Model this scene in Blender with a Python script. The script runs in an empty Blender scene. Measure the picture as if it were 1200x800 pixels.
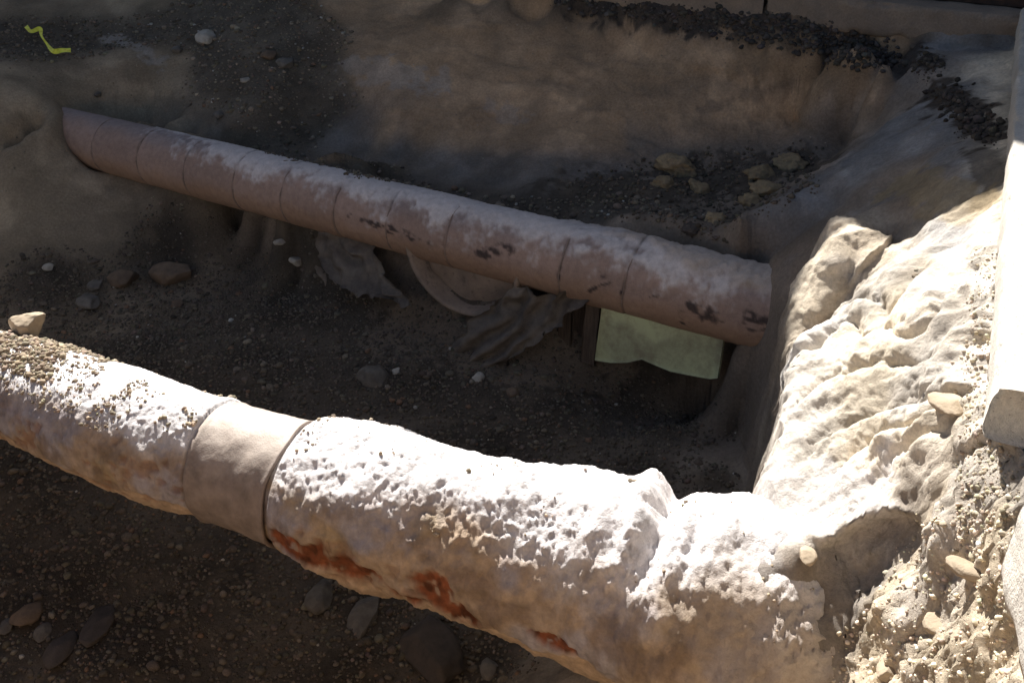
import bpy, math, random
import numpy as np
from mathutils import Vector
R = math.radians
SC = bpy.context.scene
rng = np.random.default_rng(7); random.seed(7)

# ---------------------------------------------------------------- camera, world, sun
F = 1130.0; PITCH = R(30); CH = 1.15          # focal length in photo pixels, tilt, height above the street
cam = bpy.data.cameras.new('camera'); co = bpy.data.objects.new('camera', cam); SC.collection.objects.link(co)
cam.sensor_width = 36; cam.lens = 36*F/1200; cam.clip_start = .05; cam.clip_end = 2000
co.location = (0, 0, CH); co.rotation_euler = (R(90)-PITCH, 0, 0); SC.camera = co
HT1, SB_ = 6.95, -7.0; HTG = [(-7.0, 5.6), (-5.75, 5.35), (-5.3, 5.3), (-4.4, 6.6), (-2.2, 8.4), (3.0, 5.5), (3.2, 5.5)]          # rooflines of the two invented, unseen shade casters, and where they meet
SUN_EL, SUN_AZ = 42.0, -14.0                   # azimuth from +Y, negative = to the left
w = bpy.data.worlds.new('World'); SC.world = w; w.use_nodes = True
nt = w.node_tree; bg = nt.nodes['Background']; sk = nt.nodes.new('ShaderNodeTexSky')
sk.sky_type = 'NISHITA'; sk.sun_disc = False; sk.sun_elevation = R(SUN_EL); sk.sun_rotation = R(SUN_AZ); sk.dust_density = 2.0; sk.ozone_density = .6
nt.links.new(sk.outputs[0], bg.inputs[0]); bg.inputs[1].default_value = 0.033
sl = bpy.data.lights.new('sun', 'SUN'); so = bpy.data.objects.new('sun', sl); SC.collection.objects.link(so)
sl.energy = 5.0; sl.angle = R(.5); sl.color = (1, .965, .91)
sd = Vector((math.sin(R(SUN_AZ))*math.cos(R(SUN_EL)), math.cos(R(SUN_AZ))*math.cos(R(SUN_EL)), math.sin(R(SUN_EL))))
so.rotation_euler = sd.to_track_quat('Z', 'Y').to_euler(); so.location = (0, 0, 8)
SC.view_settings.view_transform = 'Standard'; SC.view_settings.look = 'None'
SC.view_settings.exposure = 1.38; SC.view_settings.gamma = 1

# ---------------------------------------------------------------- projection helpers (design time: photo pixel -> place)
cp, sp = math.cos(PITCH), math.sin(PITCH)
def ray(u, v):
    t = (400-v)/F
    return np.array([(u-600)/F, cp+t*sp, -sp+t*cp])
CAM = np.array([0, 0, CH])
def W(u, v, drop):
    d = ray(u, v); return CAM + d*(drop/-d[2])
N2 = np.array([.524, .852, 0]); S2 = np.array([.852, -.524, 0])
def NS(n, s, z): return N2*n/(N2@N2) + S2*s/(S2@S2) + np.array([0, 0, z])
def OP(u, v, n0):                              # on the upright plane n = n0
    d = ray(u, v); return CAM + d*((n0-N2@CAM)/(N2@d))

# ---------------------------------------------------------------- noise
P_ = rng.permutation(4096).astype(np.int64)
G_ = rng.normal(size=(4096, 3)); G_ /= np.linalg.norm(G_, axis=1)[:, None]
def h3(i, j, k): return P_[(P_[(P_[i & 4095]+j) & 4095]+k) & 4095]
def perlin(p):
    i = np.floor(p).astype(np.int64); f = p-i; s = f*f*f*(f*(f*6-15)+10); out = 0
    for a in (0, 1):
        for b in (0, 1):
            for c in (0, 1):
                g = G_[h3(i[:, 0]+a, i[:, 1]+b, i[:, 2]+c)]
                d = g[:, 0]*(f[:, 0]-a)+g[:, 1]*(f[:, 1]-b)+g[:, 2]*(f[:, 2]-c)
                w_ = (s[:, 0] if a else 1-s[:, 0])*(s[:, 1] if b else 1-s[:, 1])*(s[:, 2] if c else 1-s[:, 2])
                out = out + d*w_
    return out*1.5
def fbm(p, o=4, g=.5):
    r = 0; a = 1
    for k in range(o): r = r+a*perlin(p*2**k+k*17.3); a *= g
    return r
def billow(p, o=3):
    r = 0; a = 1
    for k in range(o): r = r+a*(1-2*np.abs(perlin(p*2**k+k*9.1))); a *= .5
    return r
def worley(p):
    i = np.floor(p).astype(np.int64); best = np.full(len(p), 9.); 
    for a in (-1, 0, 1):
        for b in (-1, 0, 1):
            for c in (-1, 0, 1):
                h = h3(i[:, 0]+a, i[:, 1]+b, i[:, 2]+c)
                q = np.stack([i[:, 0]+a, i[:, 1]+b, i[:, 2]+c], 1)+.5+G_[h]*.45
                best = np.minimum(best, ((p-q)**2).sum(1))
    return np.sqrt(best)
def sstep(a, b, x):
    t = np.clip((x-a)/(b-a), 0, 1); return t*t*(3-2*t)

# ---------------------------------------------------------------- objects helpers
COL = SC.collection
def new_mesh(name, v, f, mat=None, parent=None, smooth=True, attrs=None):
    me = bpy.data.meshes.new(name); v = np.asarray(v, dtype=np.float32)
    if isinstance(f, np.ndarray):
        k = f.shape[1]; me.vertices.add(len(v)); me.vertices.foreach_set('co', v.ravel())
        me.loops.add(f.size); me.loops.foreach_set('vertex_index', f.ravel().astype(np.int32))
        me.polygons.add(len(f)); me.polygons.foreach_set('loop_start', np.arange(0, f.size, k, dtype=np.int32))
        me.update(calc_edges=True)
    else:
        me.from_pydata([tuple(map(float, q)) for q in v], [], f); me.update()
    if smooth: me.polygons.foreach_set('use_smooth', np.ones(len(me.polygons), bool))
    for n_, a in (attrs or {}).items():
        a = np.asarray(a, dtype=np.float32)
        if a.ndim == 2:
            at = me.color_attributes.new(n_, 'FLOAT_COLOR', 'POINT')
            at.data.foreach_set('color', np.concatenate([a, np.ones((len(a), 1), np.float32)], 1).ravel())
        else:
            at = me.attributes.new(n_, 'FLOAT', 'POINT'); at.data.foreach_set('value', a)
    if mat: me.materials.append(mat)
    o = bpy.data.objects.new(name, me); COL.objects.link(o)
    if parent: o.parent = parent
    return o
def tag(o, label=None, cat=None, group=None, kind=None):
    for k, x in (('label', label), ('category', cat), ('group', group), ('kind', kind)):
        if x: o[k] = x
    return o
def empty(name, loc=(0, 0, 0)):
    o = bpy.data.objects.new(name, None); COL.objects.link(o); o.location = loc; o.empty_display_size = .1; return o
def rebase(o, loc):                            # move the origin of a mesh object to loc, geometry stays put
    loc = np.asarray(loc, dtype=np.float32); me = o.data; a = np.empty(len(me.vertices)*3, np.float32)
    me.vertices.foreach_get('co', a); me.vertices.foreach_set('co', (a.reshape(-1, 3)-loc).ravel()); o.location = loc
    return o
def gridfaces(nu, nv, wrap=False):
    i = np.arange(nu-1)[:, None]; j = np.arange(nv if wrap else nv-1)[None]; j2 = (j+1) % nv
    return np.stack([i*nv+j, i*nv+j2, (i+1)*nv+j2, (i+1)*nv+j], -1).reshape(-1, 4)

# ---------------------------------------------------------------- materials
class M:
    def __init__(s, name, rough=.95, spec=.15):
        s.m = bpy.data.materials.new(name); s.m.use_nodes = True; s.n = s.m.node_tree.nodes; s.l = s.m.node_tree.links
        s.b = s.n['Principled BSDF']; s.b.inputs['Roughness'].default_value = rough; s.b.inputs['Specular IOR Level'].default_value = spec
        s.geo = s.n.new('ShaderNodeTexCoord').outputs['Object']
    def noise(s, sc, det=5, r=.6, stretch=None):
        c = s.geo
        if stretch:
            mp = s.n.new('ShaderNodeMapping'); mp.inputs['Scale'].default_value = stretch; s.l.new(c, mp.inputs[0]); c = mp.outputs[0]
        x = s.n.new('ShaderNodeTexNoise'); x.inputs['Scale'].default_value = sc; x.inputs['Detail'].default_value = det
        x.inputs['Roughness'].default_value = r; s.l.new(c, x.inputs['Vector']); return x.outputs['Fac']
    def voro(s, sc, feature='F1', out='Distance'):
        x = s.n.new('ShaderNodeTexVoronoi'); x.feature = feature; x.inputs['Scale'].default_value = sc
        s.l.new(s.geo, x.inputs['Vector']); return x.outputs[out]
    def ramp(s, fac, a, b, lo=0., hi=1.):
        x = s.n.new('ShaderNodeMapRange'); x.inputs['From Min'].default_value = a; x.inputs['From Max'].default_value = b
        x.inputs['To Min'].default_value = lo; x.inputs['To Max'].default_value = hi; s.l.new(fac, x.inputs['Value']); return x.outputs[0]
    def mix(s, fac, a, b, mode='MIX'):
        x = s.n.new('ShaderNodeMix'); x.data_type = 'RGBA'; x.blend_type = mode
        if isinstance(fac, float): x.inputs['Factor'].default_value = fac
        else: s.l.new(fac, x.inputs['Factor'])
        for q, k in ((a, 6), (b, 7)):
            if isinstance(q, tuple): x.inputs[k].default_value = (*q, 1)
            else: s.l.new(q, x.inputs[k])
        return x.outputs[2]
    def math(s, op, a, b=None):
        x = s.n.new('ShaderNodeMath'); x.operation = op
        for q, k in ((a, 0), (b, 1)):
            if q is None: continue
            if isinstance(q, (int, float)): x.inputs[k].default_value = q
            else: s.l.new(q, x.inputs[k])
        return x.outputs[0]
    def attr(s, name, col=False):
        x = s.n.new('ShaderNodeAttribute'); x.attribute_name = name; return x.outputs['Color' if col else 'Fac']
    def scale(s, col, fac):                    # multiply a colour by a grey value
        x = s.n.new('ShaderNodeVectorMath'); x.operation = 'SCALE'; s.l.new(col, x.inputs[0]); s.l.new(fac, x.inputs['Scale']); return x.outputs[0]
    def bump(s, h, dist=.01, st=1.):
        x = s.n.new('ShaderNodeBump'); x.inputs['Distance'].default_value = dist; x.inputs['Strength'].default_value = st
        s.l.new(h, x.inputs['Height'])
        if s.b.inputs['Normal'].is_linked: s.l.new(s.b.inputs['Normal'].links[0].from_socket, x.inputs['Normal'])
        s.l.new(x.outputs[0], s.b.inputs['Normal'])
    def color(s, c):
        if isinstance(c, tuple): s.b.inputs['Base Color'].default_value = (*c, 1)
        else: s.l.new(c, s.b.inputs['Base Color'])
        return s.m
def soil_mat(name, fine=1.):
    m = M(name); c = m.attr('soil', True)
    c = m.scale(c, m.ramp(m.noise(2.3, 6, .65), .3, .7, .72, 1.25))
    c = m.scale(c, m.ramp(m.noise(60, 4, .7), .3, .7, .78, 1.2))
    c = m.mix(m.ramp(m.noise(5, 5, .6), .52, .72, 0., .45), c, (.20, .155, .11), 'MIX')
    m.bump(m.noise(260, 3, .8), .004*fine, .8); m.bump(m.noise(70, 5, .75), .010*fine, .7); m.bump(m.noise(22, 6, .7), .012*fine, .4)
    return m.color(c)
def stone_mat(name, a, b, sc=18):
    m = M(name, .9); c = m.mix(m.ramp(m.noise(sc, 5, .65), .35, .68), a, b)
    r = m.n.new('ShaderNodeObjectInfo').outputs['Random']; c = m.scale(c, m.ramp(r, 0, 1, .85, 1.15))
    m.bump(m.noise(sc*6, 4, .7), .004, .6); return m.color(c)
def pebble_mat(name):
    m = M(name, .85); c = m.attr('peb', True); c = m.scale(c, m.ramp(m.noise(150, 3), .3, .7, .75, 1.2)); return m.color(c)
SOIL = soil_mat('soil'); PEB = pebble_mat('pebbles')

# ================================================================ TERRAIN (macro form from break lines)
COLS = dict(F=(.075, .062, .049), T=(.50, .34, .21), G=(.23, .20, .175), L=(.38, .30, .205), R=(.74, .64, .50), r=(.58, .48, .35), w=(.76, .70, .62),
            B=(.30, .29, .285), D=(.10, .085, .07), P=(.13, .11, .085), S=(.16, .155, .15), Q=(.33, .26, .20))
CP = []                                        # x y z type rough
def bl(pts, ty, rough, n=3, world=False):
    q = [np.array(p, float) if world else W(*p) for p in pts]
    for a, b in zip(q[:-1], q[1:]):
        k = max(1, int(np.linalg.norm(b-a)/.18)) if n is None else n
        for t in np.linspace(0, 1, k, endpoint=False): CP.append((*(a+(b-a)*t), ty, rough))
    CP.append((*q[-1], ty, rough))
def bd_(pts, ty, rough, n=2): bl([CAM+ray(u, v)*D_ for u, v, D_ in pts], ty, rough, n, True)     # same, but given by distance from the lens
# floor between and before the pipes
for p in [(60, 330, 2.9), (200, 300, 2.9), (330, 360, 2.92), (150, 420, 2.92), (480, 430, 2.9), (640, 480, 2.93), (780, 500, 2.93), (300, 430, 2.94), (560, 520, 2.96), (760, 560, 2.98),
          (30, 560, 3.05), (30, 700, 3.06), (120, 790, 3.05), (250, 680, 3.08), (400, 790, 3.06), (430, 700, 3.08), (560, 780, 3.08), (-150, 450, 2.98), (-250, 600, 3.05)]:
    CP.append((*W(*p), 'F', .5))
bl([(170, 224, 2.84), (260, 264, 2.84), (330, 302, 2.84), (400, 347, 2.85), (480, 378, 2.86), (560, 405, 2.86), (640, 428, 2.86), (700, 421, 2.86), (760, 436, 2.86), (840, 447, 2.86), (882, 478, 2.88)], 'F', .5)

# bank under the far pipe, shelf behind it
bl([NS(4.60, s, z) for s, z in ((-6.3, -1.45), (-5.4, -1.42))], 'G', .4, 3, True); bl([NS(4.46, s, z) for s, z in ((-4.9, -1.36), (-4.3, -1.32), (-3.6, -1.30), (-2.8, -1.30), (-2.1, -1.30))], 'Q', .9, 3, True)
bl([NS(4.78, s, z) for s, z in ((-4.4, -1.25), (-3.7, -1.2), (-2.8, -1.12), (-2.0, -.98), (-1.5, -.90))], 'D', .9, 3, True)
# back wall base and face
bl([(400, 168, 2.28), (500, 195, 2.28), (640, 205, 2.2), (760, 205, 2.15), (850, 205, 2.12), (930, 195, 2.05), (990, 172, 1.95)], 'G', .4)
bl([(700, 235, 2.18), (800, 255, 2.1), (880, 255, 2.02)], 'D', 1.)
bl([(450, 150, 2.12), (600, 150, 2.08), (720, 150, 2.0), (800, 150, 1.95), (900, 145, 1.92), (1000, 130, 1.85)], 'T', .15)
bl([(440, 60, 1.74), (600, 60, 1.70), (720, 60, 1.64), (800, 60, 1.57), (900, 80, 1.60), (1000, 90, 1.62), (1045, 90, 1.58)], 'T', .18)
bl([(420, 0, 1.5), (520, 0, 1.46), (640, 20, 1.5), (760, 25, 1.46), (850, 38, 1.44), (950, 55, 1.44), (1040, 72, 1.40)], 'T', .4)
bl([NS(6.42, s, -.2) for s in (-6.8, -5, -3.5, -2.4, -1.4, -.3)], 'D', .5, 3, True)
# gravel heap and left wall
bl([(330, 186, 2.09), (380, 190, 2.10), (420, 192, 2.14), (450, 190, 2.2)], 'P', .8)
bl([(240, 150, 2.08), (300, 100, 1.92), (350, 80, 1.86)], 'P', .8)
bl([(360, 150, 2.2), (380, 120, 2.06), (345, 45, 1.70), (300, 0, 1.52)], 'P', .5)
bl([(250, 90, 1.93), (245, 40, 1.76), (240, 0, 1.61)], 'P', .8)
bl([(150, 132, 2.16), (200, 140, 2.14), (250, 165, 2.16)], 'L', .4)
bl([(110, 100, 2.05), (160, 90, 1.98), (200, 80, 1.95)], 'L', .4)
bl([(0, 40, 1.78), (60, 55, 1.86), (120, 50, 1.86), (190, 40, 1.81)], 'P', .6)
bl([(-40, 0, 1.62), (60, 0, 1.64), (180, 0, 1.65)], 'L', .6)

[bd_([(u_, 112, D_+.16), (u_-2, 140, D_+.07), (u_-3, 165, D_), (u_-4, 195, D_-.06)], 'L', .3, 4) for u_, D_ in ((70, 7.0), (50, 6.93), (25, 6.9), (0, 6.88), (-50, 6.85))]; bl([(-60, 225, 2.6), (0, 225, 2.6), (60, 222, 2.6), (130, 214, 2.7)], 'L', .3)
bl([(-120, 280, 2.86), (0, 268, 2.84), (60, 245, 2.82), (120, 226, 2.80)], 'L', .5)
bl([(-5, -0.5+6.9, -1.7), (-5.2, 5, -1.7)], 'F', .5, 2, True)
# right bank: top beside the slabs
bl([(1.00, 1.10, -.12), (1.08, 1.72, -.13), (1.50, 2.62, -.13), (1.98, 3.64, -.13), (2.47, 4.68, -.14), (2.86, 5.5, -.17)], 'R', .8, 6, True)
bl([(1175, 62, 1.36), (1080, 62, 1.40), (1060, 88, 1.47)], 'B', .5)
bl([(1060, 90, 1.52), (1020, 155, 1.78), (950, 205, 1.98), (900, 235, 2.03)], 'Q', .5)
bl([(1110, 110, 1.42), (1110, 180, 1.42), (1120, 250, 1.42), (1120, 290, 1.42)], 'B', .6)
bl([(1050, 140, 1.60), (1010, 190, 1.70), (960, 225, 1.80), (925, 238, 1.84), (885, 268, 1.98)], 'B', .5)
bl([(1060, 200, 1.56), (1065, 240, 1.55)], 'Q', .6)
bd_([(960, 272, 4.15), (1000, 266, 4.0), (1030, 272, 3.95)], 'R', .7); bd_([(945, 310, 4.1), (935, 360, 4.05), (948, 392, 3.98)], 'R', .7); bd_([(985, 295, 3.97), (975, 345, 3.95)], 'R', .7); bd_([(1012, 298, 3.93), (1000, 325, 3.95)], 'R', .7)
bd_([(1050, 286, 4.05), (1020, 322, 4.05), (990, 356, 4.0), (962, 392, 3.95)], 'Q', .5)
bd_([(900, 316, 4.72), (918, 332, 4.55), (926, 358, 4.45), (930, 390, 4.40)], 'Q', .3)
bl([NS(4.60, -2.1, -1.0), NS(4.55, -1.7, -.95), NS(4.5, -1.35, -.92)], 'Q', .4, 3, True)
bl([(835, 268, 2.06), (865, 284, 2.03), (905, 300, 1.99), (935, 325, 1.98)], 'Q', .3)
# crest of the lit slope and the slope itself
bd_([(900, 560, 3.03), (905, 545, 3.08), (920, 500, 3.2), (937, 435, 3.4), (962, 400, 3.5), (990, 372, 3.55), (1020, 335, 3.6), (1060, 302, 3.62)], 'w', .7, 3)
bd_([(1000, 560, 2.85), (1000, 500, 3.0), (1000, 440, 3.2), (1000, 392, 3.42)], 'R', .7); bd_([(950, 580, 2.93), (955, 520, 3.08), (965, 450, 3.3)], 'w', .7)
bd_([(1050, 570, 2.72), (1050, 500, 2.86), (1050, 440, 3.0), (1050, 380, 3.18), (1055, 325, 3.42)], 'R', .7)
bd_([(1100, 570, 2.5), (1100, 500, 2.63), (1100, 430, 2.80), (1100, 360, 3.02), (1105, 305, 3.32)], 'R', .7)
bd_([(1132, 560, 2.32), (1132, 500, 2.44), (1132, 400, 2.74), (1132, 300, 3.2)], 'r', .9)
bd_([(895, 606, 2.92), (930, 628, 2.86), (965, 622, 2.80), (1000, 610, 2.75), (1040, 600, 2.68), (1072, 606, 2.6)], 'w', .7)
bd_([(900, 660, 2.78), (940, 670, 2.74), (1000, 650, 2.77), (1040, 636, 2.71), (1066, 632, 2.64)], 'Q', .4)
bd_([(890, 720, 2.72), (950, 720, 2.71), (1000, 690, 2.75), (1045, 662, 2.70)], 'G', .4); bd_([(870, 800, 2.72), (940, 790, 2.70), (990, 748, 2.71), (1030, 700, 2.68)], 'G', .4)
bd_([(1092, 640, 2.5), (1072, 690, 2.5), (1052, 735, 2.49), (1022, 785, 2.5), (1005, 820, 2.5)], 'r', 1.)
bl([(1140, 640, 1.56), (1120, 700, 1.67), (1090, 760, 1.80), (1070, 810, 1.90)], 'r', 1.1)
bl([(1185, 640, 1.40), (1180, 720, 1.50), (1175, 800, 1.6)], 'r', 1.1)
bl([(895, 600, 1.90), (940, 626, 1.89), (1000, 616, 1.83), (1040, 602, 1.75), (1070, 606, 1.71)], 'w', .7)
bl([(1060, 640, 1.81), (1030, 690, 1.935), (990, 740, 2.06), (950, 790, 2.2)], 'G', .4)
bl([(1000, 660, 1.91), (960, 690, 2.01), (930, 740, 2.13), (900, 800, 2.28)], 'G', .4)
bl([(1092, 640, 1.69), (1062, 700, 1.79), (1015, 770, 1.91), (980, 810, 1.98)], 'r', 1.)
bl([(.86, 1.0, -.3), (.84, 1.5, -1.0), (.82, 2.0, -1.2)], 'R', .7, 3, True)
for (x_, y_, z_) in ((.82, 1.5, -1.85), (.80, 2.4, -1.84), (.95, 2.9, -1.80), (1.15, 3.5, -1.76), (1.17, 4.1, -1.72), (1.08, 4.3, -1.71), (.75, 3.2, -1.80), (1.0, 3.7, -1.75), (1.4, 3.0, -1.8), (1.3, 1.8, -1.85)): CP.append((x_, y_, z_, 'F', .4))
WL = np.array([(.86, .75), (.80, 1.4), (.775, 2.2), (.80, 2.47), (.87, 2.66), (.97, 2.90), (1.06, 3.05), (1.10, 3.30), (1.165, 3.62), (1.215, 3.86), (1.25, 4.2), (1.29, 4.50)])   # foot of the upright right wall
# near side of the trench (behind the lens) and the far left, out of frame
bl([(-4.6, 1.5, -1.7), (-3, 1.5, -1.75), (-1.5, 1.3, -1.8), (0, 1.25, -1.85), (.8, 1.15, -1.85)], 'F', .4, 4, True)
bl([(-4.8, 1.1, -.25), (-3, 1.05, -.3), (-1.5, .88, -.3), (0, .85, -.3), (.8, .8, -.3)], 'T', .4, 4, True)
bl([(-5.0, 1.5, -1.7), (-5.1, 3.5, -1.7), (-5.0, 5.5, -1.7)], 'F', .4, 3, True)
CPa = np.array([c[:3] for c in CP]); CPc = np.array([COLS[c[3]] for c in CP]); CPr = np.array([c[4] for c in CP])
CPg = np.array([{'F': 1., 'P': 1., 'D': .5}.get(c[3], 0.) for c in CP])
# rim of the pit (street level polygon)
RIM = np.array([(-5.35, .78), (1.26, .62), (1.24, 1.62), (3.06, 5.86), NS(6.50, -.05, 0)[:2], NS(6.50, -7.6, 0)[:2], (-4.6, 9.2), (-5.6, 7.5)])
def sdist(x, y):                               # distance to the rim, negative inside
    d = np.full(x.shape, 1e9); ins = np.zeros(x.shape, bool); n = len(RIM)
    for i in range(n):
        a, b = RIM[i], RIM[(i+1) % n]; e = b-a; px, py = x-a[0], y-a[1]
        t = np.clip((px*e[0]+py*e[1])/(e@e), 0, 1); d = np.minimum(d, np.hypot(px-t*e[0], py-t*e[1]))
        c = ((a[1] > y) != (b[1] > y)) & (x < (b[0]-a[0])*(y-a[1])/(b[1]-a[1]+1e-12)+a[0]); ins ^= c
    return np.where(ins, -d, d)
def dedupe():
    keep = []
    for i in range(len(CPa)):
        if all((CPa[i, 0]-CPa[j, 0])**2+(CPa[i, 1]-CPa[j, 1])**2 > .03**2 for j in keep): keep.append(i)
    return np.array(keep)
CPf = np.array([c[3] == 'F' for c in CP])
kp0 = dedupe()
def phi(x, y, A): return np.sqrt((x[:, None]-A[None, :, 0])**2+(y[:, None]-A[None, :, 1])**2+.0006)
def rbf(A):
    n_ = len(A); MM = np.zeros((n_+1, n_+1)); MM[:n_, :n_] = phi(A[:, 0], A[:, 1], A)+np.eye(n_)*-.004; MM[:n_, n_] = 1; MM[n_, :n_] = 1
    return np.linalg.solve(MM, np.concatenate([A[:, 2], [0]]))
# two fields: the bank on the right of its upright foot, and everything left of it
def right_of(x, y):                            # distance to the foot line, positive on the bank side
    best = np.full(x.shape, 9.); sg = np.ones(x.shape)
    for a_, b_ in zip(WL[:-1], WL[1:]):
        e = b_-a_; px, py = x-a_[0], y-a_[1]; t = np.clip((px*e[0]+py*e[1])/(e@e), 0, 1); dd_ = np.hypot(px-t*e[0], py-t*e[1]); m_ = dd_ < best
        best = np.where(m_, dd_, best); sg = np.where(m_, np.sign(px*e[1]-py*e[0]), sg)
    return best*sg
isr = np.array([(S2@A_[:3] > -1.9 or A_[0] > .7) for A_ in CPa])
AR = CPa[[i_ for i_ in kp0 if isr[i_] and not CPf[i_]]]
AL = CPa[[i_ for i_ in kp0 if not (isr[i_] and not CPf[i_] and right_of(CPa[i_:i_+1, 0], CPa[i_:i_+1, 1])[0] > -.02 and CPa[i_, 1] < 4.25 and CPa[i_, 0] > .6)]]
wR, wL = rbf(AR), rbf(AL)
GX = np.arange(-6.0, 4.61, .03); GY = np.arange(-.2, 10.3, .03)
gx, gy = np.meshgrid(GX, GY, indexing='ij'); fx, fy = gx.ravel(), gy.ravel()
Z0 = np.empty(len(fx)); C0 = np.empty((len(fx), 5))
att = np.concatenate([CPc, CPr[:, None], CPg[:, None]], 1)
for i in range(0, len(fx), 20000):
    sl_ = slice(i, i+20000); zr = phi(fx[sl_], fy[sl_], AR)@wR[:-1]+wR[-1]; zl = phi(fx[sl_], fy[sl_], AL)@wL[:-1]+wL[-1]
    ro = right_of(fx[sl_], fy[sl_]); kk = sstep(-.045, .02, ro)*sstep(4.75, 4.3, fy[sl_]); Z0[sl_] = zr*kk+zl*(1-kk)
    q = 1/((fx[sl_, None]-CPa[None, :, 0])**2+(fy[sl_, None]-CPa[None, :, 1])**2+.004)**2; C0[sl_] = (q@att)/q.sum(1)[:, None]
SD0 = sdist(fx, fy)
Zb = Z0.reshape(gx.shape)
for _ in range(14): Zp = np.pad(Zb, 1, 'edge'); Zs = (Zp[:-2, 1:-1]+Zp[2:, 1:-1]+Zp[1:-1, :-2]+Zp[1:-1, 2:]+4*Zb)/8; q = sstep(-1.6, -2.4, gx)*(.25+.75*sstep(-1.45, -1.2, Zb)); Zb = Zb*(1-q)+Zs*q
for _ in range(60): Zp = np.pad(Zb, 1, 'edge'); Zs = (Zp[:-2, 1:-1]+Zp[2:, 1:-1]+Zp[1:-1, :-2]+Zp[1:-1, 2:]+4*Zb)/8; q = sstep(-1.7, -2.1, gx)*sstep(-.98, -.85, Zb); Zb = Zb*(1-q)+Zs*q
Z0 = np.clip(Zb.ravel(), -2.0, -.1)
k = sstep(-.10, 0.0, SD0); Z0 = Z0*(1-k)+(-.10)*k
Z0 = np.where(SD0 > 0, -.10, Z0)
C0[:, 3] *= 1-sstep(-.03, .02, SD0)
Z0 = Z0.reshape(gx.shape); C0 = C0.reshape(*gx.shape, 5)
def samp(T, x, y):
    a = np.clip((x-GX[0])/.03, 0, len(GX)-1.001); b = np.clip((y-GY[0])/.03, 0, len(GY)-1.001)
    i = a.astype(int); j = b.astype(int); s = a-i; t = b-j
    if T.ndim == 3: s = s[:, None]; t = t[:, None]
    return T[i, j]*(1-s)*(1-t)+T[i+1, j]*s*(1-t)+T[i, j+1]*(1-s)*t+T[i+1, j+1]*s*t
def axis(*seg):
    out = []
    for a, b, d in seg: out.append(np.arange(a, b, d))
    return np.concatenate(out+[[seg[-1][1]]])
ax = axis((-6, -4.3, .06), (-4.3, .6, .018), (.6, .93, .0075), (.93, 1.25, .004), (1.25, 1.9, .0075), (1.9, 3.4, .018), (3.4, 4.6, .06))
ay = axis((-.2, 1.2, .05), (1.2, 4.2, .0085), (4.2, 8.4, .018), (8.4, 10.3, .06))
tx, ty = np.meshgrid(ax, ay, indexing='ij'); X = tx.ravel(); Y = ty.ravel()
Z = samp(Z0, X, Y); A5 = samp(C0, X, Y)
def grid_normals(V):
    V = V.reshape(len(ax), len(ay), 3); du = np.gradient(V, axis=0); dv = np.gradient(V, axis=1)
    n = np.cross(du, dv); n /= np.linalg.norm(n, axis=2)[:, :, None]+1e-12; return n.reshape(-1, 3)
V = np.stack([X, Y, Z], 1); Nn = grid_normals(V)
rough = A5[:, 3]; grav = A5[:, 4]
slope = 1-np.clip(Nn[:, 2], 0, 1)
def hit0(u, v):
    d_ = ray(u, v); t = np.arange(1.2, 12, .004); p = CAM+d_[None]*t[:, None]; g = samp(Z0, p[:, 0], p[:, 1]); return p[np.argmax(p[:, 2] < g)]
q = V-CAM; Dv = q[:, 1]*cp-q[:, 2]*sp; Dv = np.where(Dv < .5, .5, Dv); PU = 600+F*q[:, 0]/Dv; PV_ = 400-F*(q[:, 1]*sp+q[:, 2]*cp)/Dv
d = .035*fbm(V*2.2, 3)*(1-.75*grav)*np.clip(rough*2, .2, 1)
rt = sstep(.80, 1.0, X)*sstep(4.0, 3.5, Y)*(1-grav)               # lit right slope
wu = PU+7*fbm(V*7+50, 3); wv = PV_+9*fbm(V*5+70, 2)+3*fbm(V*22+70, 3)
def ledge(pts, up, dn, a_up, a_dn, sgn_end=12):
    x_ = np.array([p_[0] for p_ in pts], float); y_ = np.array([p_[1] for p_ in pts], float); o_ = np.argsort(x_); x_, y_ = x_[o_], y_[o_]
    dv_ = wv-np.interp(wu, x_, y_); e_ = sstep(x_[0]-sgn_end, x_[0]+sgn_end, wu)*sstep(x_[-1]+sgn_end, x_[-1]-sgn_end, wu)
    br_ = np.clip(.75+.9*fbm(V*9+up, 3), .15, 1.4); e_ = e_*br_
    return e_*rt*np.where(dv_ < 0, a_up*np.exp(dv_/up), 0)*sstep(0, -4, dv_) - e_*rt*np.where(dv_ >= 0, a_dn*np.exp(-dv_/dn), 0)*sstep(-2, 6, dv_)
for pts, up, dn, au, adn in (([(1135, 455), (1110, 462), (1085, 470)], 10, 16, .03, .06), ([(1180, 520), (1160, 512), (1140, 525)], 12, 20, .03, .06), ([(935, 628), (960, 640), (1000, 626), (1040, 606), (1075, 606)], 25, 30, .055, .07),
                             ([(1060, 262), (1045, 290), (1020, 318), (1000, 345)], 16, 16, .03, .03)): d += ledge(pts, up, dn, au, adn)
ph_ = (PV_+.50*(PU-1000)+.0014*(PU-1000)**2+60*fbm(V*2.6+140, 2)+10*fbm(V*9+11, 2))/50.; fr_ = ph_-np.floor(ph_); kk_ = np.floor(ph_)
rmask = rt*sstep(895, 935, PU)*sstep(1135, 1095, PU)*sstep(300, 330, PV_)*sstep(575, 520, PV_)*sstep(3.78, 3.6, Dv)*np.clip(.75+.7*fbm(V*3.3+200, 2), .25, 1.3)
d += rmask*(.085*np.sqrt(np.clip(4*fr_*(1-fr_), 0, 1))*(1-.35*fr_)-.03)
d += rmask*.018*sstep(.35, .9, fr_)*fbm(V*24+8, 4)
lq = V*np.array([2.2, 8.0, 3.0])+np.array([0, 1, 0])*(V[:, 2:3]*2.2)
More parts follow.
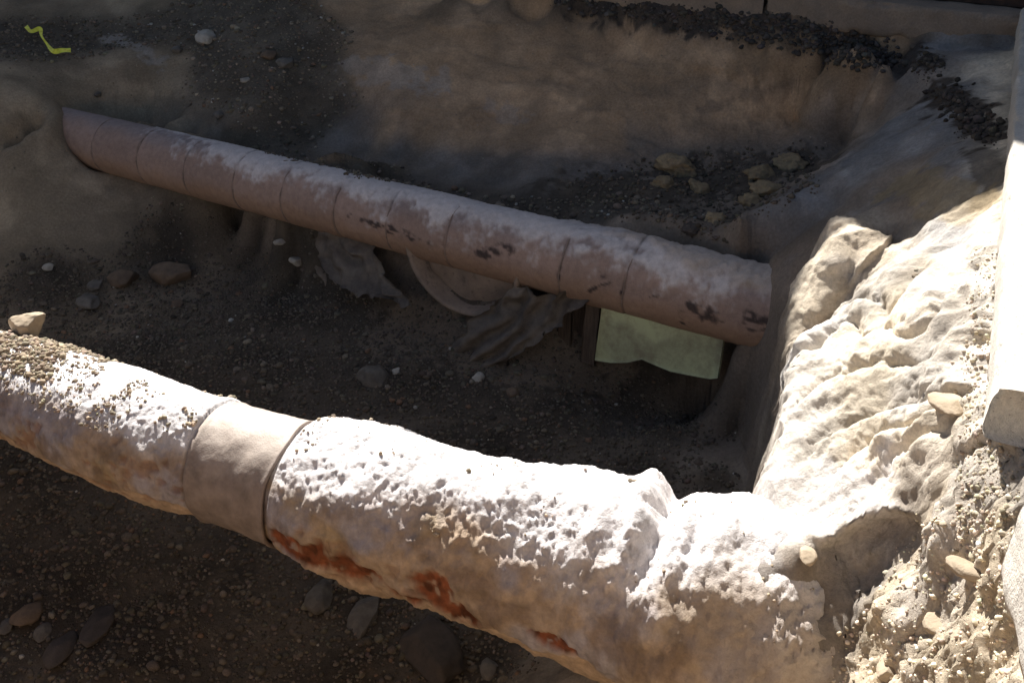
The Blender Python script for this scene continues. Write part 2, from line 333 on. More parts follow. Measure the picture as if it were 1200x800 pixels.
d += rt*.014*(1-2*np.abs(perlin(lq)+.3*perlin(lq*2.3+5)))
step = perlin(V*np.array([3., 4, 5.])+3)+.5*perlin(V*9+7); d += rt*.008*np.sign(step)*np.abs(step)**.6
chunk = rt*sstep(560, 640, PV_)*sstep(1000, 1040, PU+.3*(PV_-600))+rt*sstep(1110, 1140, PU)*sstep(280, 300, PV_); chunk = np.clip(chunk, 0, 1)
d += rough*(.005+.006*chunk)*billow(V*14, 4)+chunk*(.016*(.55-worley(V*16+.9*fbm(V*9, 3)[:, None]))+.004*(.5-worley(V*45+.6*fbm(V*22, 2)[:, None]))+.045*fbm(V*5+12, 4))*(.4+.6*np.clip(Nn[:, 2]*1.6, 0, 1))
fine = fbm(V*38, 4); d += rough*.0055*fine*(1-grav)+chunk*.008*fbm(V*30+5, 4)
d += rt*.012*fbm(V*np.array([5, 9, 8.])+31, 2)+rt*.007*sstep(.25, .6, slope+.0)*fbm(V*26+3, 4)
wg = worley(V*45); d += grav*.009*(.6-wg)
wh = worley(V*11+3); d += grav*.012*(.6-wh)
# ragged break lines of the back wall
bk = sstep(4.7, 5.2, X*N2[0]+Y*N2[1])*(1-grav)*sstep(-5.4, -5.0, X*S2[0]+Y*S2[1])
st_ = fbm(V*np.array([1.2, 1.2, 5.])+91, 4); d += bk*.005*fbm(V*np.array([16, 16, 30.])+61, 4)+bk*.018*sstep(-.2, .2, st_)+bk*.012*fbm(V*7+33, 4)
sdv = sdist(X, Y); d *= 1-sstep(-.02, .01, sdv)
V2 = V+Nn*d[:, None]
V2[:, 2] = np.minimum(V2[:, 2], -.03)
ZD = V2[:, 2].reshape(len(ax), len(ay)); 
def ground(x, y):
    x = np.atleast_1d(x).astype(float); y = np.atleast_1d(y).astype(float)
    i = np.clip(np.searchsorted(ax, x)-1, 0, len(ax)-2); j = np.clip(np.searchsorted(ay, y)-1, 0, len(ay)-2)
    s = np.clip((x-ax[i])/(ax[i+1]-ax[i]), 0, 1); t = np.clip((y-ay[j])/(ay[j+1]-ay[j]), 0, 1)
    return ZD[i, j]*(1-s)*(1-t)+ZD[i+1, j]*s*(1-t)+ZD[i, j+1]*(1-s)*t+ZD[i+1, j+1]*s*t
# colour of the soil: pale crust on heights, darker in loose spots
col = A5[:, :3].copy()
m1 = sstep(-.1, .5, fbm(V*3.1+11, 4)); col *= (.82+.3*m1)[:, None]
dk = sstep(.15, .55, fbm(V*np.array([1.6, 1.6, 5])+20, 4))*(1-grav)*.35; col = col*(1-dk[:, None])+np.array([.17, .13, .095])*dk[:, None]
bl_ = sstep(.1, .5, fbm(V*2.0+40, 4))*sstep(.2, .8, X)*(1-grav)*.4*sstep(5.8, 5.2, Y); col = col*(1-bl_[:, None])+(col.mean(1)[:, None]*np.array([.98, .97, 1.0]))*bl_[:, None]
m_ = sstep(-.72, -.95, Z)*sstep(.7, .8, X)*(1-grav)*sstep(2.2, 2.4, Y); col = col*(1-m_[:, None])+np.array([.22, .18, .145])*m_[:, None]
pn = fbm(V*9+77, 4)
def paint(pts, rad, c_, k_=1., nz=.8, world=False):
    global col
    Q = np.array([p_ if world else hit0(*p_) for p_ in pts]); dm = np.full(len(V), 9.)
    for a_, b_ in zip(Q[:-1], Q[1:]):
        e_ = b_-a_; t_ = np.clip(((V-a_)@e_)/(e_@e_+1e-9), 0, 1); dm = np.minimum(dm, np.linalg.norm(V-a_-t_[:, None]*e_, axis=1))
    m_ = sstep(1.15, .75, dm/rad+nz*pn)*k_; col = col*(1-m_[:, None])+np.array(c_)*m_[:, None]; return m_
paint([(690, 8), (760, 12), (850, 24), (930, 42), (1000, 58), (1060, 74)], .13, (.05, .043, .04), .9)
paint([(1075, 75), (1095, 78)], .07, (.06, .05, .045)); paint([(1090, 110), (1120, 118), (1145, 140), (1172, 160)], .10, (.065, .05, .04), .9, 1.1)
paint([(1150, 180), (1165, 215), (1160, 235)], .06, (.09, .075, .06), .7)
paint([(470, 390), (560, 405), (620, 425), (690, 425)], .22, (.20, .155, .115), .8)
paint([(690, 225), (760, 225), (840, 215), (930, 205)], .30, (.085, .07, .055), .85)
paint([(880, 60), (940, 75), (1000, 90)], .16, (.24, .165, .10), .6)
paint([(820, 130), (900, 105), (940, 95)], .03, (.2, .15, .11), .5, 1.2)
paint([(410, 80), (470, 90), (520, 100)], .10, (.36, .33, .30), .5, 1.2); paint([(570, 130), (610, 135)], .07, (.36, .32, .29), .4, 1.2)
paint([(130, 45), (160, 55), (185, 75)], .07, (.40, .36, .32), .6, 1.1)
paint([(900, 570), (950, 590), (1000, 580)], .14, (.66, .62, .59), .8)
paint([(1050, 215), (1100, 225), (1140, 250)], .10, (.40, .30, .16), .5)
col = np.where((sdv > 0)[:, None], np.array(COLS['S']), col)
Fc = gridfaces(len(ax), len(ay)); cx = X[Fc].mean(1); cy = Y[Fc].mean(1); cz = Z[Fc].mean(1); cs = sdv[Fc].mean(1)
cn = N2[0]*cx+N2[1]*cy; css = S2[0]*cx+S2[1]*cy; cg = grav[Fc].mean(1)
reg = np.full(len(Fc), 0)
reg[(cx > .80)&(cn < 6.2)&(css > -2.2)&((cz > -1.62)|(cy < 2.2))] = 1                      # right
reg[(reg == 0)&(cn > 4.45)&(css > -5.2)] = 2                                             # back
reg[(reg == 0)&((css < -5.9)|((cn > 4.62)&(css <= -5.2)))&(cz > -1.62)] = 3
reg[(reg == 0)&(cy < 1.35)&(cz > -1.6)] = 4
reg[(cs > .03)] = 5
NV = grid_normals(V2)
from mathutils.bvhtree import BVHTree
_k = (cs < .1)&(cy > 1.2)&(cx > -5)&(cx < 3.4)
_u, _i = np.unique(Fc[_k].ravel(), return_inverse=True)
BVH = BVHTree.FromPolygons(V2[_u].tolist(), _i.reshape(-1, 4).tolist())
def hit(u, v):                                  # where the ray of a photo pixel meets the ground
    d_ = Vector(ray(u, v)).normalized(); h_ = BVH.ray_cast(Vector(CAM), d_); return np.array(h_[0]) if h_[0] is not None else CAM+np.array(d_)*6
names = {0: 'trench_floor', 1: 'trench_wall_right', 2: 'trench_wall_back', 3: 'trench_wall_left', 4: 'trench_wall_front', 5: 'road_base'}
for r_, nm in names.items():
    f = Fc[reg == r_]
    if len(f) == 0: continue
    used, inv = np.unique(f.ravel(), return_inverse=True)
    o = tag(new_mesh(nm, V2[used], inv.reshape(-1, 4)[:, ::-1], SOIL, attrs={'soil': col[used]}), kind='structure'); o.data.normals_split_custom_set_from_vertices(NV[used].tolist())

# ---------------------------------------------------------------- rocks and pebbles
import bmesh
def ico(sub):
    b = bmesh.new(); bmesh.ops.create_icosphere(b, subdivisions=sub, radius=1)
    v = np.array([q.co[:] for q in b.verts]); f = np.array([[q.index for q in g.verts] for g in b.faces]); b.free(); return v, f
ICO = {k: ico(k) for k in (1, 2, 3, 4, 5)}
def rock_verts(sub, seed, ang=.5):
    v, f = ICO[sub]; r = np.random.default_rng(seed); v = v.copy()
    if ang > 0:                                # planes cut facets
        for _ in range(int(5+10*ang)):
            n = r.normal(size=3); n /= np.linalg.norm(n); c = r.uniform(.58, .88); dd = v@n; k_ = dd > c; v[k_] -= np.outer(dd[k_]-c, n)*.9
    v *= (1+.10*fbm(v*1.3+seed*3.1, 3))[:, None]
    if sub >= 4: v *= (1+.018*billow(v*5+seed, 3)+(.28*fbm(v*2.3+seed, 5)+.10*billow(v*5+seed*2, 4) if ang > .85 and seed < 70 and seed > 49 else 0))[:, None]
    return v, f
def rock(name, mat, loc, size, seed, rot=None, sub=4, ang=.5, sink=.0):
    v, f = rock_verts(sub, seed, ang); v = v*np.asarray(size)
    rot = np.random.default_rng(seed+99).uniform(0, 6.28, 3)*np.array([.15, .15, 1]) if rot is None else rot
    o = new_mesh(name, v, f, mat); o.location = loc; o.rotation_euler = rot
    return o
PV = [rock_verts(1, s, .3) for s in range(8)]; PV2 = [rock_verts(2, s, .4) for s in range(8)]
PV3 = [rock_verts(2, s+30, 1.1) for s in range(10)]
def pebbles(name, pts, sizes, cols, label=None, big=.017, flat=.72, lift=.15, clod=False):
    vs, fs, cs_ = [], [], []; o = 0
    for (x, y, z), s, c in zip(pts, sizes, cols):
        bv, bf = (PV3 if clod else PV2)[rng.integers(8)] if (s > big or clod) else PV[rng.integers(8)]
        a, b = rng.uniform(0, 6.283, 2); e = rng.uniform(.75, 1.3, 2); m = np.array([e[0], e[1], flat])*s
        v = bv*m; t = rng.normal(0, .25); ct, st = math.cos(t), math.sin(t); v = np.stack([v[:, 0], v[:, 1]*ct-v[:, 2]*st, v[:, 1]*st+v[:, 2]*ct], 1)
        ca, sa = math.cos(a), math.sin(a); v = np.stack([v[:, 0]*ca-v[:, 1]*sa, v[:, 0]*sa+v[:, 1]*ca, v[:, 2]], 1)+np.array([x, y, z+s*lift])
        vs.append(v); fs.append(bf+o); cs_.append(np.tile(c, (len(v), 1))); o += len(v)
    ob = new_mesh(name, np.concatenate(vs), np.concatenate(fs), PEB, attrs={'peb': np.concatenate(cs_)}, smooth=not clod)
    return tag(ob, label, name.replace('_', ' ') if len(name.split('_')) < 3 else None, kind='stuff')
def pebcol(n, base, var=.3, pale=.04):
    c = np.array(base)[None]*np.exp(rng.normal(0, var, (n, 1))); c = c+rng.normal(0, .035, (n, 3))*c
    k_ = rng.random(n) < pale; c[k_] = np.array([.42, .40, .36])*rng.uniform(.6, 1.2, (k_.sum(), 1))
    k_ = rng.random(n) < (.03 if pale else 0); c[k_] = np.array([.20, .13, .09]); return np.clip(c, .02, .8)
def visible_floor(n, test, smin, smax):
    # random spots on the gravelly ground that lie in or near the field of view
    x = rng.uniform(-5, 2.6, n*6); y = rng.uniform(1.4, 9, n*6); g = samp(C0, x, y)[:, 4]; z = ground(x, y)
    q = np.stack([x, y, z-CH], 1); D = q[:, 1]*cp-q[:, 2]*sp; u = 600+F*x/D; v = 400-F*(q[:, 1]*sp+q[:, 2]*cp)/D
    k_ = (g > .45)&(u > -90)&(u < 1290)&(v > -60)&(v < 870)&(sdist(x, y) < -.05)&test(x, y, z)
    k_ = np.where(k_)[0][:n]; return np.stack([x, y, z], 1)[k_]
p = visible_floor(30000, lambda x, y, z: z < -1.45, 0, 0)
s = np.clip(rng.lognormal(math.log(.0078), .40, len(p)), .004, .026)
c = pebcol(len(p), (.125, .105, .082), .24, .004)
pebbles('gravel', p, s, c, 'loose grey brown gravel covering the shaded floor of the pit')
p = visible_floor(9000, lambda x, y, z: z >= -1.45, 0, 0)
s = np.clip(rng.lognormal(math.log(.010), .4, len(p)), .005, .04)
pebbles('gravel_slope', p, s, pebcol(len(p), (.17, .14, .105), .3, .02), 'loose brown gravel spilling down the far left bank over the pipe').__setitem__('category', 'gravel')

# ================================================================ PIPES
def tube_grid(C, Tn, r, th):
    # C: centres (n,3); Tn unit tangents; r (n,m); th (m): 0 = top, + = towards the lens
    side = np.cross(Tn, [0, 0, 1.]); side /= np.linalg.norm(side, axis=1)[:, None]
    up = np.cross(side, Tn)
    return C[:, None]+r[:, :, None]*(np.cos(th)[None, :, None]*up[:, None]+np.sin(th)[None, :, None]*side[:, None])
def interp(xq, x, y): return np.interp(xq, x, y)
def smooth_interp(xq, x, y):
    x = np.array(x, float); y = np.array(y, float); m = np.gradient(y, x); i = np.clip(np.searchsorted(x, xq)-1, 0, len(x)-2)
    h = x[i+1]-x[i]; t = np.clip((xq-x[i])/h, 0, 1); return (2*t**3-3*t**2+1)*y[i]+(t**3-2*t**2+t)*h*m[i]+(-2*t**3+3*t**2)*y[i+1]+(t**3-t**2)*h*m[i+1]

# ---- far pipe: jacketed, dusty
FA = W(98, 163, 2.33); FB = W(893, 363, 2.30); fd = FB-FA; FL = np.linalg.norm(fd); fd /= FL
side = np.cross(fd, [0, 0, 1]); side /= np.linalg.norm(side); fup = np.cross(side, fd)
FR = .205
def on_cyl(u, v, A0, dr, sd_, up_, r):          # pixel -> (along, angle) on a straight pipe
    dd = ray(u, v); best = None
    for t in np.arange(2, 10, .004):
        q = CAM+dd*t-A0; x, y = q@sd_, q@up_
        if x*x+y*y < r*r: return q@dr, math.atan2(x, y)
    q = None; ts = np.arange(2, 10, .004); P = CAM+dd[None]*ts[:, None]-A0; k_ = np.argmin((P@sd_)**2+(P@up_)**2); q = P[k_]; return q@dr, math.atan2(q@sd_, q@up_)
na, nth = 760, 120
a = np.linspace(-.24, FL+.35, na); th = np.linspace(-math.pi, math.pi, nth, endpoint=False)
seams = [on_cyl(u, v, FA, fd, side, fup, FR)[0] for u, v in ((107, 170), (160, 180), (214, 200), (272, 215), (328, 232), (390, 250), (452, 262), (522, 275), (655, 318), (730, 338))]
AA, TH = np.meshgrid(a, th, indexing='ij')
P0 = tube_grid(FA[None]+fd[None]*a[:, None], np.tile(fd, (na, 1)), np.full((na, nth), FR), th).reshape(-1, 3)
aa, tt = AA.ravel(), TH.ravel()
rr = FR+.0025*fbm(P0*3, 3)+.0012*fbm(P0*14, 2)
sec = np.zeros(len(aa))
for q in seams: rr -= .006*np.exp(-((aa-q-.006*np.sin(tt*2))/.006)**2); sec += (aa > q)
rr += .0025*((sec % 2)-.5)
# dust and plaster on top
edge = tt+.7*fbm(P0*np.array([4, 4, 4.]), 4)+.25*fbm(P0*15, 3)
sA = interp(aa, [0, .35*1, on_cyl(160, 150, FA, fd, side, fup, FR)[0], on_cyl(200, 165, FA, fd, side, fup, FR)[0], on_cyl(300, 210, FA, fd, side, fup, FR)[0], on_cyl(330, 215, FA, fd, side, fup, FR)[0], 3.5, FL*.75, FL, FL+1], [-2, -2, -.7, .0, .85, .45, .75, .6, .75, .9])
white = (.35*sstep(.08, -.08, edge-sA)+.65*sstep(.5, -.35, edge-sA+.5*fbm(P0*26, 3)))*sstep(.35*1, .8, aa+.1*fbm(P0*6, 2))
grey = sstep(.35, -.35, tt-interp(aa, [0, 2, 5, FL], [.35, .75, .75, 1.0])+.35*fbm(P0*3+9, 4))
rr += white*(.006+.006*billow(P0*18, 3)*.5)
tar = np.zeros(len(aa))
tq = aa/FR
def blotch(u, v, ra, rt_, sh=0):
    a0, t0 = on_cyl(u, v, FA, fd, side, fup, FR); da = (aa-a0); dt = (tt-t0)*FR; x = da*math.cos(sh)+dt*math.sin(sh); y = -da*math.sin(sh)+dt*math.cos(sh)
    return 1.35-np.sqrt((x/ra)**2+(y/rt_)**2)+.75*fbm(P0*16, 3)
for u, v, ra, rt_, sh in ((455, 268, .26, .022, .05), (480, 275, .13, .018, .1), (582, 293, .13, .045, -.4), (705, 323, .035, .03, 0), (705, 335, .07, .012, -.6), (820, 366, .10, .045, .1), (892, 378, .12, .05, 0), (800, 378, .05, .03, 0),
                          (765, 348, .04, .012, -.5), (730, 340, .012, .04, .3), (655, 322, .010, .08, .1)):
    tar = np.maximum(tar, sstep(.2, .75, blotch(u, v, ra, rt_, sh)))
tar *= sstep(-.35, .1, fbm(P0*np.array([14, 14, 30.])+5, 3))
rr += tar*.002
mud = sstep(.25, -.15, tt+.75-1.3*sstep(FL-1.3, FL-.05, aa)+.45*fbm(P0*5, 4))*sstep(FL-1.5, FL-1.1, aa); rr += mud*(.020+.012*fbm(P0*14, 3))
PP = tube_grid(FA[None]+fd[None]*a[:, None], np.tile(fd, (na, 1)), rr.reshape(na, nth), th).reshape(-1, 3)
base = np.array([.35, .25, .205])*(1+.12*fbm(P0*np.array([2, 2, 8.]), 3))[:, None]
base = base*(1-.10*(sec % 2)[:, None])
c = base*(1-.7*grey[:, None])+np.array([.27, .235, .235])*.7*grey[:, None]
c = c*(1-mud[:, None]*.9)+np.array([.44, .37, .31])*mud[:, None]*.9; white *= 1-.8*mud
c = c*(1-white[:, None]*.92)+np.array([.62, .575, .56])*white[:, None]*.92
fog = sstep(.0, .8, fbm(P0*2.2+31, 4)+.3)*sstep(.9, -.2, tt)*.5*sstep(1.2, 2.2, aa); c = c*(1-fog[:, None])+np.array([.48, .45, .44])*fog[:, None]
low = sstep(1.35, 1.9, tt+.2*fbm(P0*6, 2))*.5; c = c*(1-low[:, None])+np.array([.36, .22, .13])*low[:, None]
for q in seams: k_ = np.exp(-((aa-q-.006*np.sin(tt*2))/.009)**2)*.55*sstep(-.3, .6, fbm(P0*8, 2)+.05); c = c*(1-k_[:, None])
c = c*(1-tar[:, None]*.9)+np.array([.045, .035, .035])*tar[:, None]*.9
mp = M('pipe_jacket', .85, .25); cc = mp.attr('skin', True); cc = mp.scale(cc, mp.ramp(mp.noise(26, 6, .7), .3, .7, .82, 1.15)); cc = mp.scale(cc, mp.ramp(mp.noise(180, 3, .6), .3, .7, .9, 1.08))
mp.bump(mp.noise(140, 3), .003, .6); mp.bump(mp.noise(16, 5, .6), .008, .5); JACK = mp.color(cc)
fp = empty('insulated_pipe', FA); tag(fp, 'long brown wrapped pipe with dusty top crossing the shaded back of the pit', 'pipe')
o = new_mesh('jacket', PP-FA, gridfaces(na, nth, True), JACK, fp, attrs={'skin': c})
sm_ = M('seam_tape', .9); seam_m = sm_.color(sm_.mix(sm_.ramp(sm_.noise(22, 4), .4, .6), (.30, .22, .18), (.20, .155, .13)))
for q in seams:                                 # raised, frayed lap seams of the wrapping
    aw = np.array([-.0045, -.003, .003, .0045])+q; tt2 = np.linspace(-math.pi, math.pi, 64, endpoint=False)
    rr2 = np.array([-.004, .0012, .0012, -.004])[:, None]+FR-.0012+.0035*np.sin(tt2*3+q*7)[None]*np.sin(tt2*7+q*3)[None]
    cen = FA[None]+fd[None]*aw[:, None]; g_ = tube_grid(cen, np.tile(fd, (4, 1)), rr2, tt2)
    g_ += fd[None, None]*(.006*np.sin(tt2*2)+.003*np.sin(tt2*7+q*9))[None, :, None]
    o = new_mesh('seam', g_.reshape(-1, 3)-FA, gridfaces(4, 64, True), seam_m, fp)

# ---- near pipe: thick crumbling coating, grows into its footing at the right
st = [(-160, 405, .215), (11, 452, .226), (120, 494, .248), (214, 529, .246), (262, 541, .236), (312, 555, .238), (352, 568, .258), (405, 583, .292), (495, 610, .292), (602, 643, .302), (700, 668, .33), (745, 682, .342), (770, 691, .340), (800, 703, .360), (850, 722, .380), (905, 738, .375)]
NC = np.array([W(u, v, 2.30) for u, v, r in st]); NR = np.array([r for *_, r in st])
ext = NC[0]+(NC[0]-NC[2])/np.linalg.norm(NC[0]-NC[2])*2.6; NC = np.vstack([ext, NC]); NR = np.concatenate([[.215], NR])
ad = NC[-1]-NC[-4]; NC = np.vstack([NC, NC[-1]+ad/np.linalg.norm(ad)*.34]); NR = np.append(NR, .22)
NP0 = NC[1].copy(); ndir = NC[-3]-NC[1]; ndir /= np.linalg.norm(ndir)
tp = (NC-NP0)@ndir
tmin, tmax = tp[0], tp[-1]
a = np.concatenate([np.linspace(tmin, -.05, 140, endpoint=False), np.linspace(-.05, tmax, 900)]); nth = 250; th = np.linspace(-math.pi, math.pi, nth, endpoint=False)
# closer angular spacing on the visible side
th = np.sort((th+.35*np.sin(th-2.6)+math.pi) % (2*math.pi)-math.pi)
C_ = np.stack([smooth_interp(a, tp, NC[:, i]) for i in range(3)], 1)
Tn = np.gradient(C_, axis=0); k_ = 9; Tn = np.stack([np.convolve(np.pad(Tn[:, i]/np.linalg.norm(Tn, axis=1), k_, 'edge'), np.ones(2*k_+1)/(2*k_+1), 'valid') for i in range(3)], 1); Tn /= np.linalg.norm(Tn, axis=1)[:, None]
Rb = smooth_interp(a, tp, NR)
AA, TH = np.meshgrid(a, th, indexing='ij'); aa, tt = AA.ravel(), TH.ravel(); na = len(a)
Pn = tube_grid(C_, Tn, np.repeat(Rb[:, None], nth, 1), th).reshape(-1, 3)
nside = np.cross(ndir, [0, 0, 1]); nside /= np.linalg.norm(nside)
def at(u, v):                                    # pixel -> (along, angle) by nearest tube vertex facing the lens
    dd = ray(u, v); dd = dd/np.linalg.norm(dd); q = Pn-CAM; t = q@dd; e = np.linalg.norm(q-t[:, None]*dd, axis=1)
    k2 = np.where(e < .012)[0]
    if len(k2) == 0: i = np.argmin(e)
    else: i = k2[np.argmin(t[k2])]
    return aa[i], tt[i]
# masks
b0 = at(213, 545)[0]; b1 = at(306, 560)[0]
band0, band1 = b0, b1
thick = interp(aa, [tmin, 0, band0-.02, band0, band1+.02, band1+.06, band1+.25, tmax], [.3, .5, .9, 0, 0, .9, 1.35, 1.4])
low = sstep(.3, 2.0, np.abs(tt))
crust = .005*billow(Pn*5, 2)+.014*fbm(Pn*3, 2)+.0045*fbm(Pn*12, 5)+.0012*billow(Pn*40, 3)
upz = sstep(1.3, .3, np.abs(tt+.2)); gr = fbm(Pn*30+9, 4); crust += .0045*gr*sstep(1.6, .9, tt)*(1-.6*upz)
crust -= .006*sstep(.38, .6, fbm(Pn*19+44, 3))*upz*.8; crust += .0025*fbm(Pn*55+3, 3); crust += .006*sstep(.2, .5, fbm(Pn*30+54, 3))*sstep(.1, .6, tt)*sstep(1.2, .8, tt)
crust += .016*fbm(Pn*np.array([5, 5, 5.])+8, 2)*sstep(1.2, 0, np.abs(tt))
crust += .009*fbm(Pn*10+300, 4)*sstep(.5, 1., tt)
rust_n = fbm(Pn*np.array([5, 5, 9.])+60, 4)
rs = np.zeros(len(aa))
def patch(u, v, ra, rt_, amp=1.):
    a0, t0 = at(u, v); return sstep(.15, .6, 1.2-np.sqrt(((aa-a0)/ra)**2+((tt-t0)/rt_)**2)+.7*rust_n)*amp
for u, v, ra, rt_ in ((335, 640, .10, .22), (365, 655, .10, .2), (410, 670, .13, .16), (480, 700, .12, .2), (510, 698, .10, .25), (535, 715, .07, .18), (640, 748, .12, .10)):
    rs = np.maximum(rs, patch(u, v, ra, rt_))
rs2 = sstep(.22, .5, rust_n+.3*fbm(Pn*19, 2))*sstep(.9, 1.5, tt)*.8*sstep(band1+1.2, band1, aa)
rs2 = np.maximum(rs2, sstep(.3, .5, fbm(Pn*9+3, 4))*sstep(.7, 1.2, tt)*sstep(band0, band0-.1, aa)*.7)
# lower edge of the coating breaks off above a thinner bed
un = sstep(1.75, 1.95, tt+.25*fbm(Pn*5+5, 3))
rr = np.repeat(Rb[:, None], nth, 1).ravel()+crust*thick-.018*un*np.clip(thick, 0, 1)-.016*np.maximum(rs, rs2)*np.clip(thick, 0, 1)
inb = (aa > band0-.01)&(aa < band1+.035); rr = np.where(inb, np.minimum(rr, .226+.004*fbm(Pn*5, 2)), rr)
# joint ridge near the footing, notch after it
ja = at(752, 600)[0]+.05*np.sin(tt); rr += .028*np.exp(-((aa-ja+.03)/.035)**2)*sstep(.85, .35, tt)-.045*np.exp(-((aa-ja-.06)/.03)**2)*sstep(1.0, .3, tt)
jb = at(815, 610)[0]+.06*tt; rr -= .022*np.exp(-((aa-jb)/.02)**2)*(.4+np.clip(fbm(Pn*9+17, 3)+.4, 0, 1))*sstep(1.0, .2, np.abs(tt-.25))
# lumps of the footing
foot = sstep(jb, jb+.12, aa); rr += foot*(.03*fbm(Pn*3.3+71, 3)+.005*billow(Pn*12, 3))
PPn = tube_grid(C_, Tn, rr.reshape(na, nth), th).reshape(-1, 3)
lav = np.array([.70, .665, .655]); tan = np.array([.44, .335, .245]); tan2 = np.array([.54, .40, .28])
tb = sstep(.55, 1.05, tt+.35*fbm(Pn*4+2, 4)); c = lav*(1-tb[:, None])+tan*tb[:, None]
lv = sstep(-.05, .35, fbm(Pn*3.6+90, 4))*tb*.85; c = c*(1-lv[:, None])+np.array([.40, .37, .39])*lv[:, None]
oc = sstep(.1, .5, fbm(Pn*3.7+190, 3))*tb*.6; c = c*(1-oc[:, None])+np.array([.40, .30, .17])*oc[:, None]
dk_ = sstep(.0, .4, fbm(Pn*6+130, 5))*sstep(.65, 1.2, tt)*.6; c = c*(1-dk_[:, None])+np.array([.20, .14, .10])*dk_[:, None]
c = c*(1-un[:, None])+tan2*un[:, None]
c = c*(1-rs2[:, None]*.75)+np.array([.25, .12, .07])*rs2[:, None]*.75
rc = np.array([.24, .075, .032])[None]*(1+.55*fbm(Pn*26, 3))[:, None]*(1-.5*sstep(.1, .4, fbm(Pn*12+7, 3)))[:, None]; rs = rs*np.clip(.95-.8*sstep(.2, .5, fbm(Pn*17+99, 3)), 0, 1); c = c*(1-rs[:, None])+rc*rs[:, None]
c *= (1+.22*fbm(Pn*20, 4))[:, None]; rr_lo = .007*fbm(Pn*11+300, 4)*sstep(.5, 1., tt)
ft = foot*.75*sstep(.2, 1.0, tt+.3*fbm(Pn*4, 2)+.3); c = c*(1-ft[:, None])+np.array([.40, .33, .27])*ft[:, None]
mp = M('crumbling_coating', .95, .1); cc = mp.attr('skin', True); cc = mp.scale(cc, mp.ramp(mp.noise(40, 6, .75), .3, .7, .8, 1.15))
mp.bump(mp.noise(260, 3, .7), .003, .8); mp.bump(mp.noise(70, 5, .7), .010, .8); COAT = mp.color(cc)
npp = empty('coated_pipe', NP0); tag(npp, 'thick pipe with crumbling white coating lying sunlit across the foreground', 'pipe')
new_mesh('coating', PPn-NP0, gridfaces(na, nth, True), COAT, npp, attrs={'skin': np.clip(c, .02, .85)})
# metal sleeve band
m = M('sleeve_metal', .6, .35); cc = m.mix(m.ramp(m.noise(14, 5, .6), .35, .7), (.30, .24, .205), (.17, .135, .115)); cc = m.mix(m.ramp(m.noise(120, 4, .8), .62, .72), cc, (.12, .09, .07))
gn = m.n.new('ShaderNodeNewGeometry'); sx_ = m.n.new('ShaderNodeSeparateXYZ'); m.l.new(gn.outputs['Normal'], sx_.inputs[0]); up_ = m.math('ADD', sx_.outputs['Z'], m.ramp(m.noise(9, 6, .7), .3, .7, -.3, .3)); cc = m.mix(m.ramp(up_, .4, .95, 0., .75), cc, (.46, .39, .33))  # sunlit glare painted in: colour mixed paler where the sleeve faces up
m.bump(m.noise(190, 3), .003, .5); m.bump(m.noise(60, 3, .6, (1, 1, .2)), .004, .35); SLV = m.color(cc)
nb, nt2 = 70, 200; ab = np.linspace(band0, band1, nb); tb2 = np.linspace(-math.pi, math.pi, nt2, endpoint=False)
Cb = np.stack([np.interp(ab, a, C_[:, i]) for i in range(3)], 1); Tb = np.stack([np.interp(ab, a, Tn[:, i]) for i in range(3)], 1)
xb = (ab-band0)/(band1-band0)
outr = .2365+.008*xb[:, None]**2+.0035*np.sin(tb2*3+1)[None]*xb[:, None]+.004*np.exp(-((xb-.04)/.03)**2)[:, None]+.003*np.exp(-((xb-.985)/.02)**2)[:, None]
go = tube_grid(Cb, Tb, outr, tb2); gi = tube_grid(Cb, Tb, outr-.012, tb2)
go += (.004*fbm(go.reshape(-1, 3)*9, 4)).reshape(nb, nt2, 1)*(go-Cb[:, None])/.24; wav = (.012*np.sin(tb2*2+.5)+.006*np.sin(tb2*5))[None, :, None]*Tb[:, None]*xb[:, None, None]; go += wav; gi += wav
vv = np.concatenate([go, gi[::-1], go[:1]]).reshape(-1, 3)
new_mesh('sleeve', vv-NP0, gridfaces(2*nb+1, nt2, True), SLV, npp)

